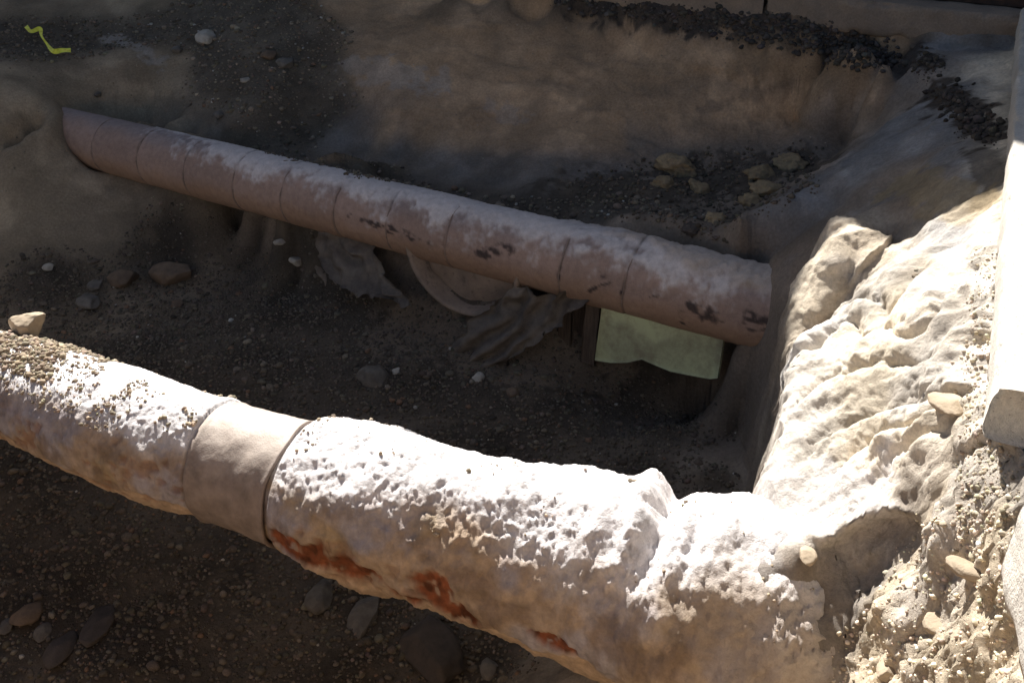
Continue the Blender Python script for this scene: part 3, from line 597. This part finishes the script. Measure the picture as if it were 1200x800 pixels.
# ================================================================ LARGE THINGS AT THE RIM
def prism(poly, h0, h1):                        # upright block over a polygon (list of xy)
    n = len(poly); v = [(x, y, h0) for x, y in poly]+[(x, y, h1) for x, y in poly]
    f = [list(range(n))[::-1], list(range(n, 2*n))]+[[i, (i+1) % n, n+(i+1) % n, n+i] for i in range(n)]; return v, f
def rough_slab(name, p0, p1, wdir, width, z0, z1, mat, amp=.008, nl=160, parent=None, seed=0, chip=.02):
    # a cast strip: length p0->p1, cross-section a rectangle with worn arrises
    p0 = np.array(p0, float); p1 = np.array(p1, float); L = p1-p0; wd = np.array(wdir, float); wd /= np.linalg.norm(wd)
    h = z1-z0; cs = []
    for (x, y) in [(0, 0)]: pass
    prof = []
    for i in range(14): prof.append((0, i/14))
    for i in range(24): prof.append((i/24, 1))
    for i in range(14): prof.append((1, 1-i/14))
    for i in range(8): prof.append((1-i/8, 0))
    prof = np.array(prof); xs = prof[:, 0]*width; zs = z0+prof[:, 1]*h
    cx_, cz_ = width/2, (z0+z1)/2
    t = np.linspace(0, 1, nl); G = np.empty((nl, len(prof), 3))
    for i, q in enumerate(t): b = p0+L*q; G[i, :, 0] = b[0]+wd[0]*xs; G[i, :, 1] = b[1]+wd[1]*xs; G[i, :, 2] = zs
    Pf = G.reshape(-1, 3); rad = np.tile(np.stack([np.outer(xs-cx_, wd)[:, 0], np.outer(xs-cx_, wd)[:, 1], zs-cz_], 1), (nl, 1)); rn = rad/np.linalg.norm(rad, axis=1)[:, None]
    corner = np.tile(np.exp(-((np.minimum(np.abs(xs), np.abs(xs-width)))/.02)**2)*np.exp(-((np.minimum(np.abs(zs-z0), np.abs(zs-z1)))/.02)**2), nl)
    dd = amp*fbm(Pf*6+seed, 4)-chip*corner*(.35+np.clip(fbm(Pf*9+seed+4, 3), 0, 1)*1.4)
    Pf = Pf+rn*dd[:, None]; m = len(prof); f = [list(q) for q in gridfaces(nl, m, True)]+[list(range(m)), list(range((nl-1)*m, nl*m))[::-1]]
    o = new_mesh(name, Pf, f, mat, parent); rebase(o, (p0[0], p0[1], z0)) if parent is None else None
    return o
def conc_mat(name, a, b):
    m = M(name, .9, .2); c = m.mix(m.ramp(m.noise(5, 6, .65), .35, .65), a, b); c = m.scale(c, m.ramp(m.noise(90, 4, .8), .3, .7, .8, 1.15)); c = m.mix(m.ramp(m.voro(55), .10, .16, .5, 0.), c, (.16, .13, .11))
    m.bump(m.noise(160, 3, .7), .004, .7); m.bump(m.noise(20, 5, .6), .01, .5); return m.color(c)
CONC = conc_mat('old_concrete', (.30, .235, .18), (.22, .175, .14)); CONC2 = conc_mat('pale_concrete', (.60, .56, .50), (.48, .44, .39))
# back road slab, broken in two, face towards the pit
sA_, sB_ = NS(6.44, -.02, 0), NS(6.44, -2.02, 0); sC_ = NS(6.44, -9.0, 0)
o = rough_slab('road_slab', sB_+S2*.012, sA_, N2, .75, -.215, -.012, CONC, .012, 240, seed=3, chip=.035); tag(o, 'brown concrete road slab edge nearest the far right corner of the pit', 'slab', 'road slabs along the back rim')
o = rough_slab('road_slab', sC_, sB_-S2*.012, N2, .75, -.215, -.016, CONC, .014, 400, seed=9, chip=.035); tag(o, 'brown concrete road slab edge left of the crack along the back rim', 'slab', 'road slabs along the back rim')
# right kerb strip
K0 = W(1166, 452, 1.12); K1 = W(1197, 8, 1.12); kd = (K1-K0)/np.linalg.norm(K1-K0); kw = np.array([kd[1], -kd[0], 0])
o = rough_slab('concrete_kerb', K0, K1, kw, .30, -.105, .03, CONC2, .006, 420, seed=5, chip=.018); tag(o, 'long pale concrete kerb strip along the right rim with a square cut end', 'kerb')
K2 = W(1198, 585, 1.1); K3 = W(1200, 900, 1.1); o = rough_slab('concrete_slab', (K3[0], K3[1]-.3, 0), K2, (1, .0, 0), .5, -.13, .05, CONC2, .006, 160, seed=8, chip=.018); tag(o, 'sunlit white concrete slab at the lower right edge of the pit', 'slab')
# black road plate with a rusty edge
bm_ = M('black_plate', .55, .4); bm_.bump(bm_.noise(60, 3), .002, .5); BLK = bm_.color(bm_.mix(bm_.ramp(bm_.noise(9, 5), .4, .7), (.018, .020, .024), (.035, .033, .034)))
rm_ = M('rusty_edge', .9); rm_.bump(rm_.noise(90, 4), .003, .6); RST = rm_.color(rm_.mix(rm_.ramp(rm_.noise(20, 5), .4, .6), (.085, .05, .038), (.05, .035, .03)))
pl = empty('road_plate', NS(7.2, -1.0, .03)); tag(pl, 'black ribbed steel road plate with rusty edge behind the far right corner', 'steel plate')
pb = np.array(pl.location)
def quadblock(name, n0, n1, s0, s1, z0, z1, mat, par, org):
    poly = [NS(n0, s0, 0)[:2], NS(n0, s1, 0)[:2], NS(n1, s1, 0)[:2], NS(n1, s0, 0)[:2]]; v, f = prism(poly, z0, z1); return new_mesh(name, np.array(v)-org, f, mat, par, smooth=False)
quadblock('edge_bar', 6.70, 6.78, -2.4, 1.0, -.006, .055, RST, pl, pb)
quadblock('plate', 6.785, 8.3, -2.4, 1.0, -.006, .035, BLK, pl, pb)
for i in range(14): quadblock('rib', 6.84+i*.1, 6.87+i*.1, -2.35, .95, .0352, .046, BLK, pl, pb)
# street sheet round the pit
am = M('asphalt', .95); c = am.mix(am.ramp(am.noise(3, 5), .3, .7), (.055, .055, .056), (.085, .082, .08)); c = am.scale(c, am.ramp(am.noise(150, 3, .8), .3, .7, .7, 1.4)); am.bump(am.noise(140, 3, .7), .006, .8); ASP = am.color(c)
ring = [(-5.6, .7), (1.6, .35), (1.7, 1.5), (3.4, 5.0), (3.9, 6.2), NS(7.0, .4, 0)[:2], NS(7.0, -8.4, 0)[:2], (-5.6, 9.9), (-6.2, 7.5)]
# the road starts at the rim; its surface is a ring of quads out to the horizon
inner = [RIM[0]+(-.02, -.02), RIM[1]+(.0, -.02), (1.75, .62), (1.75, 1.7), (K1[0]+kw[0]*.302, K1[1]+kw[1]*.302), NS(7.2, .35, 0)[:2], NS(7.2, -9.0, 0)[:2], RIM[6]+(-.05, .6), RIM[7]+(-.02, 0)]
inner = [tuple(map(float, q)) for q in inner]; n = len(inner); cc0 = np.mean(inner, 0)
vs = [(*q, -.02) for q in inner]; 
for k_, sc_ in ((1, 3), (2, 12), (3, 150)): vs += [(cc0[0]+(q[0]-cc0[0])*sc_, cc0[1]+(q[1]-cc0[1])*sc_, -.02) for q in inner]
fs = [[r*n+i, r*n+(i+1) % n, (r+1)*n+(i+1) % n, (r+1)*n+i] for r in range(3) for i in range(n)]
vs += [(*q, -.16) for q in inner]; fs += [[4*n+i, 4*n+(i+1) % n, (i+1) % n, i] for i in range(n)]
tag(new_mesh('street', vs, fs, ASP, smooth=False), kind='structure')
# blocks invented above the frame, rooflines shaped to throw the shadow over the pit
HN = 8.4
wm = M('wall_render', .9); WREN = wm.color(wm.mix(wm.ramp(wm.noise(2, 5), .35, .65), (.36, .31, .25), (.30, .26, .21))); wm.bump(wm.noise(60, 4), .004, .5)
gm_ = M('window_glass', .12, .5); WGL = gm_.color((.03, .035, .04)); fm_ = M('window_frame_paint', .6); WFR = fm_.color((.55, .53, .50))
for (roof, nm, lb) in (([(-24, HT1+.1), (-8.3, HT1), (SB_, HT1-.33)], 'shade_caster', 'invented tall flat-roofed block shading the pit, out of frame on the left'), (HTG, 'shade_caster', 'invented gabled block shading the pit, out of frame on the right')):
    s0, s1 = roof[0][0]+.002, roof[-1][0]; hb = NS(HN, (s0+s1)/2, 0); bd = tag(empty(nm, hb), lb, 'shade_caster', 'added shade casters behind the pit')
    ring_ = [(s0, -.03), (s1, -.03)]+[(a_, b_) for a_, b_ in roof[::-1]]; m_ = len(ring_)
    v = [NS(HN, *q_) for q_ in ring_]+[NS(HN+4, *q_) for q_ in ring_]; f = [list(range(m_)), list(range(m_, 2*m_))[::-1]]+[[i, i+m_, (i+1) % m_+m_, (i+1) % m_] for i in range(m_)]
    new_mesh('wall', np.array(v)-hb, f, WREN, bd, smooth=False); q_ = s0+.9
    while q_ < s1-1.3:
        wf = quadblock('window', HN-.03, HN-.003, q_, q_+1.0, 1.0, 2.5, WFR, bd, hb); quadblock('pane', HN-.036, HN-.032, q_+.07, q_+.93, 1.07, 2.43, WGL, wf, hb); q_ += 2.4

# ================================================================ THINGS UNDER AND BEHIND THE FAR PIPE
# clay drain: wide round bell seen end on under the far pipe
cm = M('fired_clay', .8, .3); c = cm.mix(cm.ramp(cm.noise(7, 6, .65), .35, .65), (.34, .26, .20), (.22, .17, .135)); c = cm.mix(cm.ramp(cm.noise(30, 5, .7), .55, .75, 0., .7), c, (.07, .055, .05)); cm.bump(cm.noise(40, 5), .006, .5); CLAY = cm.color(c)
dc = OP(540, 296, 4.16); dr = empty('clay_drain_pipe', dc); tag(dr, 'wide round clay drain mouth half buried beneath the brown pipe', 'drain pipe')
ea = S2/np.linalg.norm(S2); eb = np.array([0, 0, 1.]); en = N2/np.linalg.norm(N2)
def rev(prof, n=72, ang0=math.pi*.97, ang1=2.03*math.pi):
    t = np.linspace(ang0, ang1, n); G = np.empty((len(prof), n, 3))
    for i, (r, d_) in enumerate(prof): G[i] = np.outer(np.cos(t)*r, ea)+np.outer(np.sin(t)*r, eb)+en*d_
    return G.reshape(-1, 3), gridfaces(len(prof), n, False)
v, f = rev([(.40, .16), (.405, .03), (.40, -.01), (.385, -.015), (.37, .0), (.365, .10), (.35, .12)]); new_mesh('bell', v, f, CLAY, dr)
v, f = rev([(.352, .10), (.30, .085+.0), (.18, .07), (.05, .065), (.001, .064)]); v = v+en*(.02*fbm(v*6+3, 3))[:, None]; new_mesh('silted_mouth', v, f, CLAY, dr)
# torn tar paper strips
tm = M('tar_paper', .6, .35); c = tm.mix(tm.ramp(tm.noise(8, 6, .7), .35, .7), (.075, .06, .05), (.20, .165, .13)); tm.bump(tm.noise(30, 5, .6, (1, 1, .3)), .01, .6); TAR = tm.color(c)
def ribbon(name, left, right, mat, nn=40, mm=22, fold=.02, seed=1, thick=.004, freq=5):
    L = np.array(left); Rr = np.array(right); t = np.linspace(0, 1, nn); q = np.linspace(0, 1, len(L))
    lp = np.stack([smooth_interp(t, q, L[:, i]) for i in range(3)], 1); rp = np.stack([smooth_interp(t, q, Rr[:, i]) for i in range(3)], 1)
    s = np.linspace(0, 1, mm)[None, :, None]; G = lp[:, None]*(1-s)+rp[:, None]*s; P_0 = G.reshape(-1, 3)
    ph = np.tile(np.linspace(0, 1, mm), nn); rg_ = fbm(P_0*14+seed*3, 4)*.05; P_0 = P_0+np.outer(rg_*np.abs(ph*2-1)**2, ea)+np.outer(fbm(P_0*11+seed, 4)*.05*np.repeat(np.linspace(-1, 1, nn)**8, mm), eb); off = fold*np.sin(ph*freq*6.28+6*fbm(P_0*3+seed, 3))*(.3+1.4*np.clip(fbm(P_0*4+seed+9, 2)+.4, 0, 1))*np.sin(ph*3.14)**.3+fold*.7*fbm(P_0*7+seed, 3)
    G1 = P_0-en*off[:, None]; n1 = len(G1); G2 = G1+en*thick
    f = gridfaces(nn, mm); f2 = f[:, ::-1]+n1; rim = []
    idx = np.arange(nn*mm).reshape(nn, mm); lp_ = list(idx[0])+list(idx[1:, -1])+list(idx[-1, ::-1][1:])+list(idx[::-1, 0][1:-1])
    rim = [[lp_[i], lp_[i]+n1, lp_[(i+1) % len(lp_)]+n1, lp_[(i+1) % len(lp_)]] for i in range(len(lp_))]
    o = new_mesh(name, np.concatenate([G1, G2]), np.concatenate([f[:, ::-1], f2[:, ::-1], np.array(rim)]), mat); return rebase(o, G1.mean(0))
o = ribbon('tar_paper', [OP(600, 335, 4.14), OP(560, 372, 4.08), OP(515, 425, 3.96), OP(500, 462, 3.86)], [OP(690, 350, 4.16), OP(650, 385, 4.1), OP(585, 435, 3.97), OP(555, 462, 3.87)], TAR, fold=.03, freq=3, seed=4); tag(o, 'creased dark tar paper strip slanting down beside the clay drain', 'tar paper', 'torn tar paper')
o = ribbon('tar_paper', [OP(372, 268, 4.22), OP(372, 290, 4.18), OP(378, 315, 4.12), OP(398, 338, 4.05)], [OP(440, 285, 4.22), OP(445, 305, 4.18), OP(465, 340, 4.1), OP(485, 362, 4.02)], TAR, fold=.025, freq=2, seed=8); tag(o, 'crumpled dark tar paper hanging left of the clay drain', 'tar paper', 'torn tar paper')
gm = M('grey_sheet', .85); c = gm.mix(gm.ramp(gm.noise(12, 5), .35, .7), (.27, .225, .18), (.15, .12, .095)); gm.bump(gm.noise(25, 4), .008, .5); GRS = gm.color(c)
o = ribbon('cloth_scrap', [OP(366, 270, 4.30), OP(362, 300, 4.26), OP(378, 328, 4.2)], [OP(408, 283, 4.3), OP(405, 312, 4.25), OP(396, 340, 4.18)], GRS, fold=.02, freq=2, seed=12); tag(o, 'pale grey cloth scrap hanging under the brown pipe', 'cloth scrap')
# old timber planks standing on end
wm = M('dark_timber', .9); c = wm.mix(wm.ramp(wm.noise(5, 6, .7, (9, 9, .8)), .35, .65), (.16, .12, .09), (.07, .052, .043)); wm.bump(wm.noise(8, 5, .7, (9, 9, .6)), .008, .9); TIM = wm.color(c)
def plank(poly, n0, th_, label, seed, mat=TIM):
    q = [OP(u, v, n0) for u, v in poly]; nn, mm = 24, 8; V_ = []
    for k in (0, 1):
        for i in range(nn):
            t = i/(nn-1)
            for j in range(mm):
                s = j/(mm-1); p_ = (q[0]*(1-s)+q[1]*s)*(1-t)+(q[3]*(1-s)+q[2]*s)*t; V_.append(p_+en*th_*k)
    V_ = np.array(V_); V_ += np.outer(.006*fbm(V_*np.array([9, 9, 2.])+seed, 3), en)+np.outer(.006*fbm(V_*np.array([2, 2, 9.])+seed, 2), ea)
    n1 = nn*mm; f = gridfaces(nn, mm); idx = np.arange(n1).reshape(nn, mm); lp_ = list(idx[0])+list(idx[1:, -1])+list(idx[-1, ::-1][1:])+list(idx[::-1, 0][1:-1])
    rim = np.array([[lp_[i], lp_[i]+n1, lp_[(i+1) % len(lp_)]+n1, lp_[(i+1) % len(lp_)]] for i in range(len(lp_))])
    o = new_mesh('timber_plank', V_, np.concatenate([f[:, ::-1], f+n1, rim]), mat, smooth=False); tag(o, label, 'plank', 'old planks under the brown pipe'); return rebase(o, V_.mean(0))
plank([(640, 338), (655, 342), (652, 420), (640, 420)], 4.30, .03, 'darkest narrow timber plank next to the tar paper strip', 2)
plank([(657, 343), (671, 347), (666, 428), (650, 424)], 4.24, .03, 'second upright timber plank from the tar paper, paler brown', 3)
plank([(673, 346), (686, 350), (682, 420), (669, 416)], 4.31, .03, 'third upright timber plank, set back and dark', 4)
plank([(687, 350), (704, 355), (696, 428), (680, 424)], 4.22, .035, 'upright timber plank touching the pale green board', 5)
# pale green board
gm = M('green_board', .7, .3); c = gm.mix(gm.ramp(gm.noise(4, 5), .3, .7), (.60, .64, .37), (.47, .50, .30)); c = gm.mix(gm.ramp(gm.noise(5, 6, .75), .44, .66, 0., .7), c, (.24, .19, .13)); gm.bump(gm.noise(50, 4), .004, .6); GRN = gm.color(c)
edge_b = [(697, 421), (715, 424), (735, 424), (752, 420), (768, 427), (785, 434), (805, 438), (832, 443), (841, 442)]
edge_t = [(706, 352), (722, 356), (740, 361), (757, 366), (775, 372), (792, 378), (810, 384), (830, 391), (848, 397)]
V_ = []; 
for k in (0, 1):
    for t in np.linspace(0, 1, 14):
        for b_, t_ in zip(edge_b, edge_t):
            u = t_[0]*(1-t)+b_[0]*t; v_ = t_[1]*(1-t)+(b_[1]+1)*t; p_ = OP(u, v_, 4.20+.035*t*-1); V_.append(p_+en*.025*k)
V_ = np.array(V_); n1 = 14*9; f = gridfaces(14, 9); idx = np.arange(n1).reshape(14, 9); lp_ = list(idx[0])+list(idx[1:, -1])+list(idx[-1, ::-1][1:])+list(idx[::-1, 0][1:-1])
rim = np.array([[lp_[i], lp_[i]+n1, lp_[(i+1) % len(lp_)]+n1, lp_[(i+1) % len(lp_)]] for i in range(len(lp_))]); V_ += np.outer(.004*fbm(V_*4, 2), en)
o = new_mesh('green_board', V_, np.concatenate([f[:, ::-1], f+n1, rim]), GRN, smooth=False); rebase(o, V_.mean(0)); tag(o, 'pale green mud-stained board standing beneath the right end of the brown pipe', 'board')

# ---------------------------------------------------------------- single rocks
STG = stone_mat('grey_stone', (.17, .155, .135), (.10, .09, .08)); STB = stone_mat('brown_stone', (.19, .14, .10), (.12, .09, .068)); STP = stone_mat('pale_stone', (.46, .43, .37), (.31, .28, .24)); STT = stone_mat('tan_stone', (.42, .34, .25), (.30, .24, .17)); STY = stone_mat('yellow_rubble', (.34, .26, .15), (.20, .15, .10), 30); STD = stone_mat('dark_stone', (.09, .075, .065), (.06, .052, .047))
def px_rock(u, v, w_, h_, mat, label, seed, name='stone', cat='stone', group='larger stones lying in the pit', depth=None, ang=.4, rz=0., sub=4, zoff=.2):
    p_ = hit(u, v+h_*.25) if depth is None else W(u, v, depth); D = (p_[1])*cp-(p_[2]-CH)*sp; sx = w_/2/F*D; sy = h_/2/F*D/.62
    o = rock(name, mat, (p_[0], p_[1], p_[2]+sx*zoff), (sx*1.08, sy*1.05, min(sx, sy)*.62), seed, (rng.uniform(-.12, .12), rng.uniform(-.12, .12), rz), sub, ang)
    return tag(o, label, cat, group)
G1 = 'larger stones lying in the pit'
px_rock(143, 322, 36, 22, STB, 'brown flattish stone on the pit floor left of the broad slab stone', 11)
px_rock(203, 318, 54, 26, STB, 'broad flat brown stone on the pit floor below the pipe', 12, rz=-.3, ang=.9)
px_rock(103, 348, 24, 26, STG, 'grey oblong stone on the pit floor above the white coated pipe', 13, rz=.7, ang=.2)
px_rock(112, 333, 18, 12, STG, 'small grey stone touching the oblong one on the pit floor', 14)
px_rock(438, 437, 42, 26, STG, 'grey wedge-shaped stone on the open floor between the pipes', 15, ang=.9)
px_rock(464, 433, 10, 9, STP, 'small round pale stone right of the grey wedge stone', 16)
px_rock(376, 692, 32, 34, STG, 'round grey stone just below the rust patch of the white pipe', 17, ang=.2)
px_rock(427, 712, 32, 46, STG, 'tall grey stone tucked under the lower edge of the white pipe', 18, rz=-.2, ang=.5)
px_rock(505, 745, 68, 76, STD, 'biggest dark angular rock under the white pipe', 19, ang=1., rz=.5)
px_rock(72, 755, 30, 34, STD, 'dark rounded stone in the lower left corner of the pit', 20, ang=.2)
px_rock(33, 716, 34, 24, STB, 'brown stone in the group at the lower left', 21)
px_rock(50, 738, 18, 16, STG, 'small grey stone inside the group at the lower left', 22)
px_rock(10, 728, 16, 20, STG, 'grey stone leftmost of the group at the lower left', 23)
px_rock(116, 724, 30, 40, STD, 'dark upright stone right of the lower left group', 24, ang=.5)
px_rock(575, 780, 22, 20, STG, 'small grey stone at the bottom right of the big dark rock', 25)
px_rock(243, 42, 25, 19, STP, 'rounded white stone high on the gravel slope at the back', 26, ang=.35, sub=4)
px_rock(208, 40+18, 16, 10, STG, 'small grey stone left below the white stone on the slope', 27)
px_rock(287, 93, 12, 8, STP, 'little pale stone in the middle of the gravel slope', 28)
px_rock(335, 72, 22, 16, STG, 'grey stone at the right edge of the gravel slope', 29)
px_rock(315, 64, 18, 12, STB, 'reddish stone at the right edge of the gravel slope', 30)
px_rock(258, 132, 14, 12, STG, 'round grey stone low on the gravel slope near the pipe', 31, ang=.1)
px_rock(115, 110+0, 10, 7, STG, 'small grey stone on the left bank above the pipe end', 32)
px_rock(208, 355, 14, 10, STB, 'small orange brown stone on open gravel', 33)
px_rock(57, 312, 12, 8, STP, 'pale flat chip on the pit floor at the far left', 34)
px_rock(560, 440, 14, 11, STP, 'pale stone right of the foot of the tar paper', 35)
px_rock(600, 458, 16, 10, STB, 'brown stone below the upright planks', 36)
px_rock(328, 283, 14, 8, STP, 'pale chip under the brown pipe, left of the cloth scrap', 37)
px_rock(347, 304, 20, 12, STP, 'larger pale flake under the brown pipe, left of the cloth scrap', 38, ang=1.)
# rocks in the sun
px_rock(1140, 662, 30, 42, STT, 'smooth oval tan cobble stuck in the sunlit bank', 40, group='rocks in the sunlit bank', rz=.5, ang=.2, zoff=.1)
px_rock(1098, 725, 34, 22, STT, 'pale rounded rock low in the sunlit bank', 41, group='rocks in the sunlit bank', zoff=-.1, ang=.8)
px_rock(1108, 470, 34, 34, STT, 'pitted tan rock standing out of the sunlit bank near the kerb', 42, group='rocks in the sunlit bank', ang=.7, zoff=.5)
px_rock(945, 650, 22, 20, STT, 'square pale stone wedged in the crack over the pipe footing', 43, group='rocks in the sunlit bank', ang=1., zoff=.5)
px_rock(1040, 780, 30, 20, STT, 'flat tan rock at the bottom of the sunlit bank', 44, group='rocks in the sunlit bank', zoff=-.1, ang=.8)
# rubble behind the far pipe
for i, (u, v, w_, h_, lb) in enumerate(((793, 190, 46, 26, 'yellowish broken lump, leftmost of the rubble behind the pipe'), (778, 212, 24, 18, 'small brown lump below the leftmost yellow lump'), (820, 218, 30, 22, 'dark brown clod between the two yellow lumps'),
                                        (926, 188, 34, 24, 'square yellow rubble block at the right of the rubble'), (893, 202, 34, 22, 'yellowish lump left of the square rubble block'), (903, 218, 40, 18, 'flat rubble piece under the square rubble block'), (880, 232, 26, 18, 'brown slanting rubble piece lowest of the right rubble'), (838, 255, 26, 16, 'grey clod at the foot of the rubble near the pipe'), (808, 266, 20, 12, 'small grey clod resting close to the pipe top'))):
    px_rock(u, v, w_, h_, STY if 'yellow' in lb or 'rubble' in lb else STD, lb, 50+i, 'rubble_lump', 'rubble', 'rubble behind the brown pipe', ang=.9, zoff=.05)
# the rock lying on the near pipe
def on_near(u, v):
    a0, t0 = at(u, v); i = np.argmin((aa-a0)**2+(tt-t0)**2*.06); return PPn[i]
q = on_near(36, 392); D = q[1]*cp-(q[2]-CH)*sp
o = rock('stone', STT, (q[0]-.005, q[1]+.02, q[2]+.055), (.086, .078, .076), 77, (.15, -.1, .3), 5, .95); tag(o, 'tan angular stone lying in the sun on top of the white pipe', 'stone')

# ---------------------------------------------------------------- crumbs: soil on the near pipe, by the kerb, under the slab
def crumbs(name, pts, smin, smax, base, label, cat, lift=.3, var=.25):
    pts = np.array(pts); s = smin*(smax/smin)**(rng.random(len(pts))**1.9); o = pebbles(name, pts, s, pebcol(len(pts), base, var, .0), label, big=.008, flat=.8, lift=lift, clod=True); o['category'] = cat; return o
A11 = at(11, 440)[0]; A60 = at(75, 450)[0]; top = np.where((np.abs(tt+.1) < 1.0))[0]; sel = []
fld = fbm(PPn[top]*6+14, 3)
for (lo, hi, n, thr) in ((A11-.4, A60, 900, -.6), (A60, A60+.3, 260, .0), (A60+.2, band0, 160, .15), (band0, band1+.1, 30, .0), (band1, tmax, 150, .25)):
    k_ = top[(aa[top] > lo)&(aa[top] < hi)&(fld > thr)]; sel.append(rng.choice(k_, min(n, len(k_)), False))
k_ = np.concatenate(sel); crumbs('soil_crumbs', PPn[k_], .003, .011, (.36, .29, .21), 'tan soil crumbs scattered on top of the white pipe', 'crumbs')
k_ = top[(aa[top] > A11-.30)&(aa[top]+.25*fld < A60-.20)&(tt[top] < .55)]; k_ = rng.choice(k_, 1500, False); crumbs('soil_heap', PPn[k_], .005, .016, (.30, .24, .17), 'heap of loose brown soil on the far left end of the white pipe by the tan stone', 'soil')
def poly_pts(poly, n):
    P = np.array(poly, float); out = []
    while len(out) < n:
        u = rng.uniform(P[:, 0].min(), P[:, 0].max()); v = rng.uniform(P[:, 1].min(), P[:, 1].max()); c_ = False; m_ = len(P)
        for i in range(m_):
            a_, b_ = P[i], P[(i+1) % m_]
            if (a_[1] > v) != (b_[1] > v) and u < (b_[0]-a_[0])*(v-a_[1])/(b_[1]-a_[1])+a_[0]: c_ = not c_
        if c_ and rng.random() < 1: out.append(hit(u+rng.normal(0, 6), v+rng.normal(0, 6)))
    return out
crumbs('kerb_gravel', poly_pts([(1140, 290), (1168, 290), (1165, 500), (1190, 560), (1185, 640), (1120, 640), (1130, 450)], 800), .002, .009, (.44, .37, .28), 'coarse pale gravel crumbs in the gap beside the kerb', 'gravel', lift=0.)
crumbs('bank_crumbs', poly_pts([(1080, 600), (1188, 600), (1188, 800), (960, 800), (1020, 700)], 700), .002, .010, (.56, .47, .36), 'loose tan crumbs and clods on the sunlit bank at the lower right', 'clods', lift=-.1)
crumbs('asphalt_crumbs', poly_pts([(640, -8), (850, 12), (960, 30), (1040, 55), (1070, 80), (1000, 78), (930, 55), (840, 40), (760, 20), (660, 8)], 2200), .003, .026, (.075, .065, .058), 'dark asphalt crumbs in a ragged layer under the back road slab', 'rubble')
crumbs('dark_debris', poly_pts([(1085, 105), (1120, 100), (1150, 130), (1178, 150), (1170, 165), (1130, 160), (1105, 130)], 500)+poly_pts([(1070, 65), (1100, 68), (1100, 85), (1075, 88)], 150), .003, .024, (.08, .066, .055), 'dark clumped debris on the shaded grey bank near the back corner', 'debris')
crumbs('shelf_rubble', poly_pts([(640, 215), (760, 190), (860, 180), (960, 175), (960, 215), (880, 250), (840, 285), (760, 260)], 1300), .005, .020, (.13, .105, .08), 'dark loose rubble on the shelf behind the brown pipe', 'rubble')
crumbs('wall_pebbles', poly_pts([(360, 0), (640, 20), (1000, 80), (1040, 110), (960, 190), (640, 195), (420, 170)], 420), .002, .008, (.30, .24, .18), 'small pebbles and crumbs stuck in the brown back wall', 'pebbles', lift=.05)
crumbs('bank_pebbles', poly_pts([(0, 0), (220, 0), (220, 120), (60, 130), (0, 240)], 300), .003, .010, (.26, .215, .16), 'small pebbles stuck in the far left bank', 'pebbles', lift=.05)
# gravel lying on the far pipe
g0 = on_cyl(285, 200, FA, fd, side, fup, FR)[0]; g1 = on_cyl(470, 250, FA, fd, side, fup, FR)[0]; gz = (aa_f := np.repeat(np.linspace(-.24, FL+.35, 760), 120)); gt = np.tile(np.linspace(-math.pi, math.pi, 120, endpoint=False), 760)
k_ = np.where((gz > g0)&(gz < g1)&(gt > -1.4)&(gt < -.1+.5*fbm(P0*5+7, 3)-.5*np.abs((gz-(g0+g1)/2)/(g1-g0))))[0]
crumbs('pipe_gravel', PP[rng.choice(k_, 900)], .005, .016, (.15, .125, .095), 'dark gravel spilled over the top of the brown pipe at left', 'gravel')
# ---------------------------------------------------------------- yellow tape
ym = M('yellow_tape', .45, .5); ym.b.inputs['Emission Strength'].default_value = 0; YEL = ym.color(ym.mix(ym.ramp(ym.noise(30, 4), .45, .6), (.88, .88, .08), (.72, .66, .04)))
tp_ = [(38, 37), (44, 43), (54, 40), (56, 48), (62, 57), (70, 66), (80, 65), (90, 65)]; pts = [hit(u, v)+np.array([0, -.09, .06]) for u, v in tp_]
wd = [.014, .017, .014, .008, .010, .014, .018, .017]; nn = 60; t = np.linspace(0, 1, nn); q = np.linspace(0, 1, len(pts)); pts = np.array(pts)
cl = np.stack([smooth_interp(t, q, pts[:, i]) for i in range(3)], 1); ww = np.interp(t, q, wd)*1.3; G = []
tg = np.gradient(cl, axis=0); tg /= np.linalg.norm(tg, axis=1)[:, None]; vd = cl-CAM; vd /= np.linalg.norm(vd, axis=1)[:, None]; sdv_ = np.cross(tg, vd); sdv_ /= np.linalg.norm(sdv_, axis=1)[:, None]
for i in range(nn):
    a_ = .9*math.sin(t[i]*8+.5); dv = sdv_[i]*math.cos(a_)+vd[i]*math.sin(a_); G.append([cl[i]-dv*ww[i], cl[i], cl[i]+dv*ww[i]])
G = np.array(G).reshape(-1, 3); G2 = G+np.array([0, .002, .001]); f = gridfaces(nn, 3); o = new_mesh('warning_tape', np.concatenate([G, G2]), np.concatenate([f, f[:, ::-1]+len(G)]), YEL); rebase(o, G.mean(0)); tag(o, 'torn twisted scrap of yellow warning tape on the far left bank', 'tape')
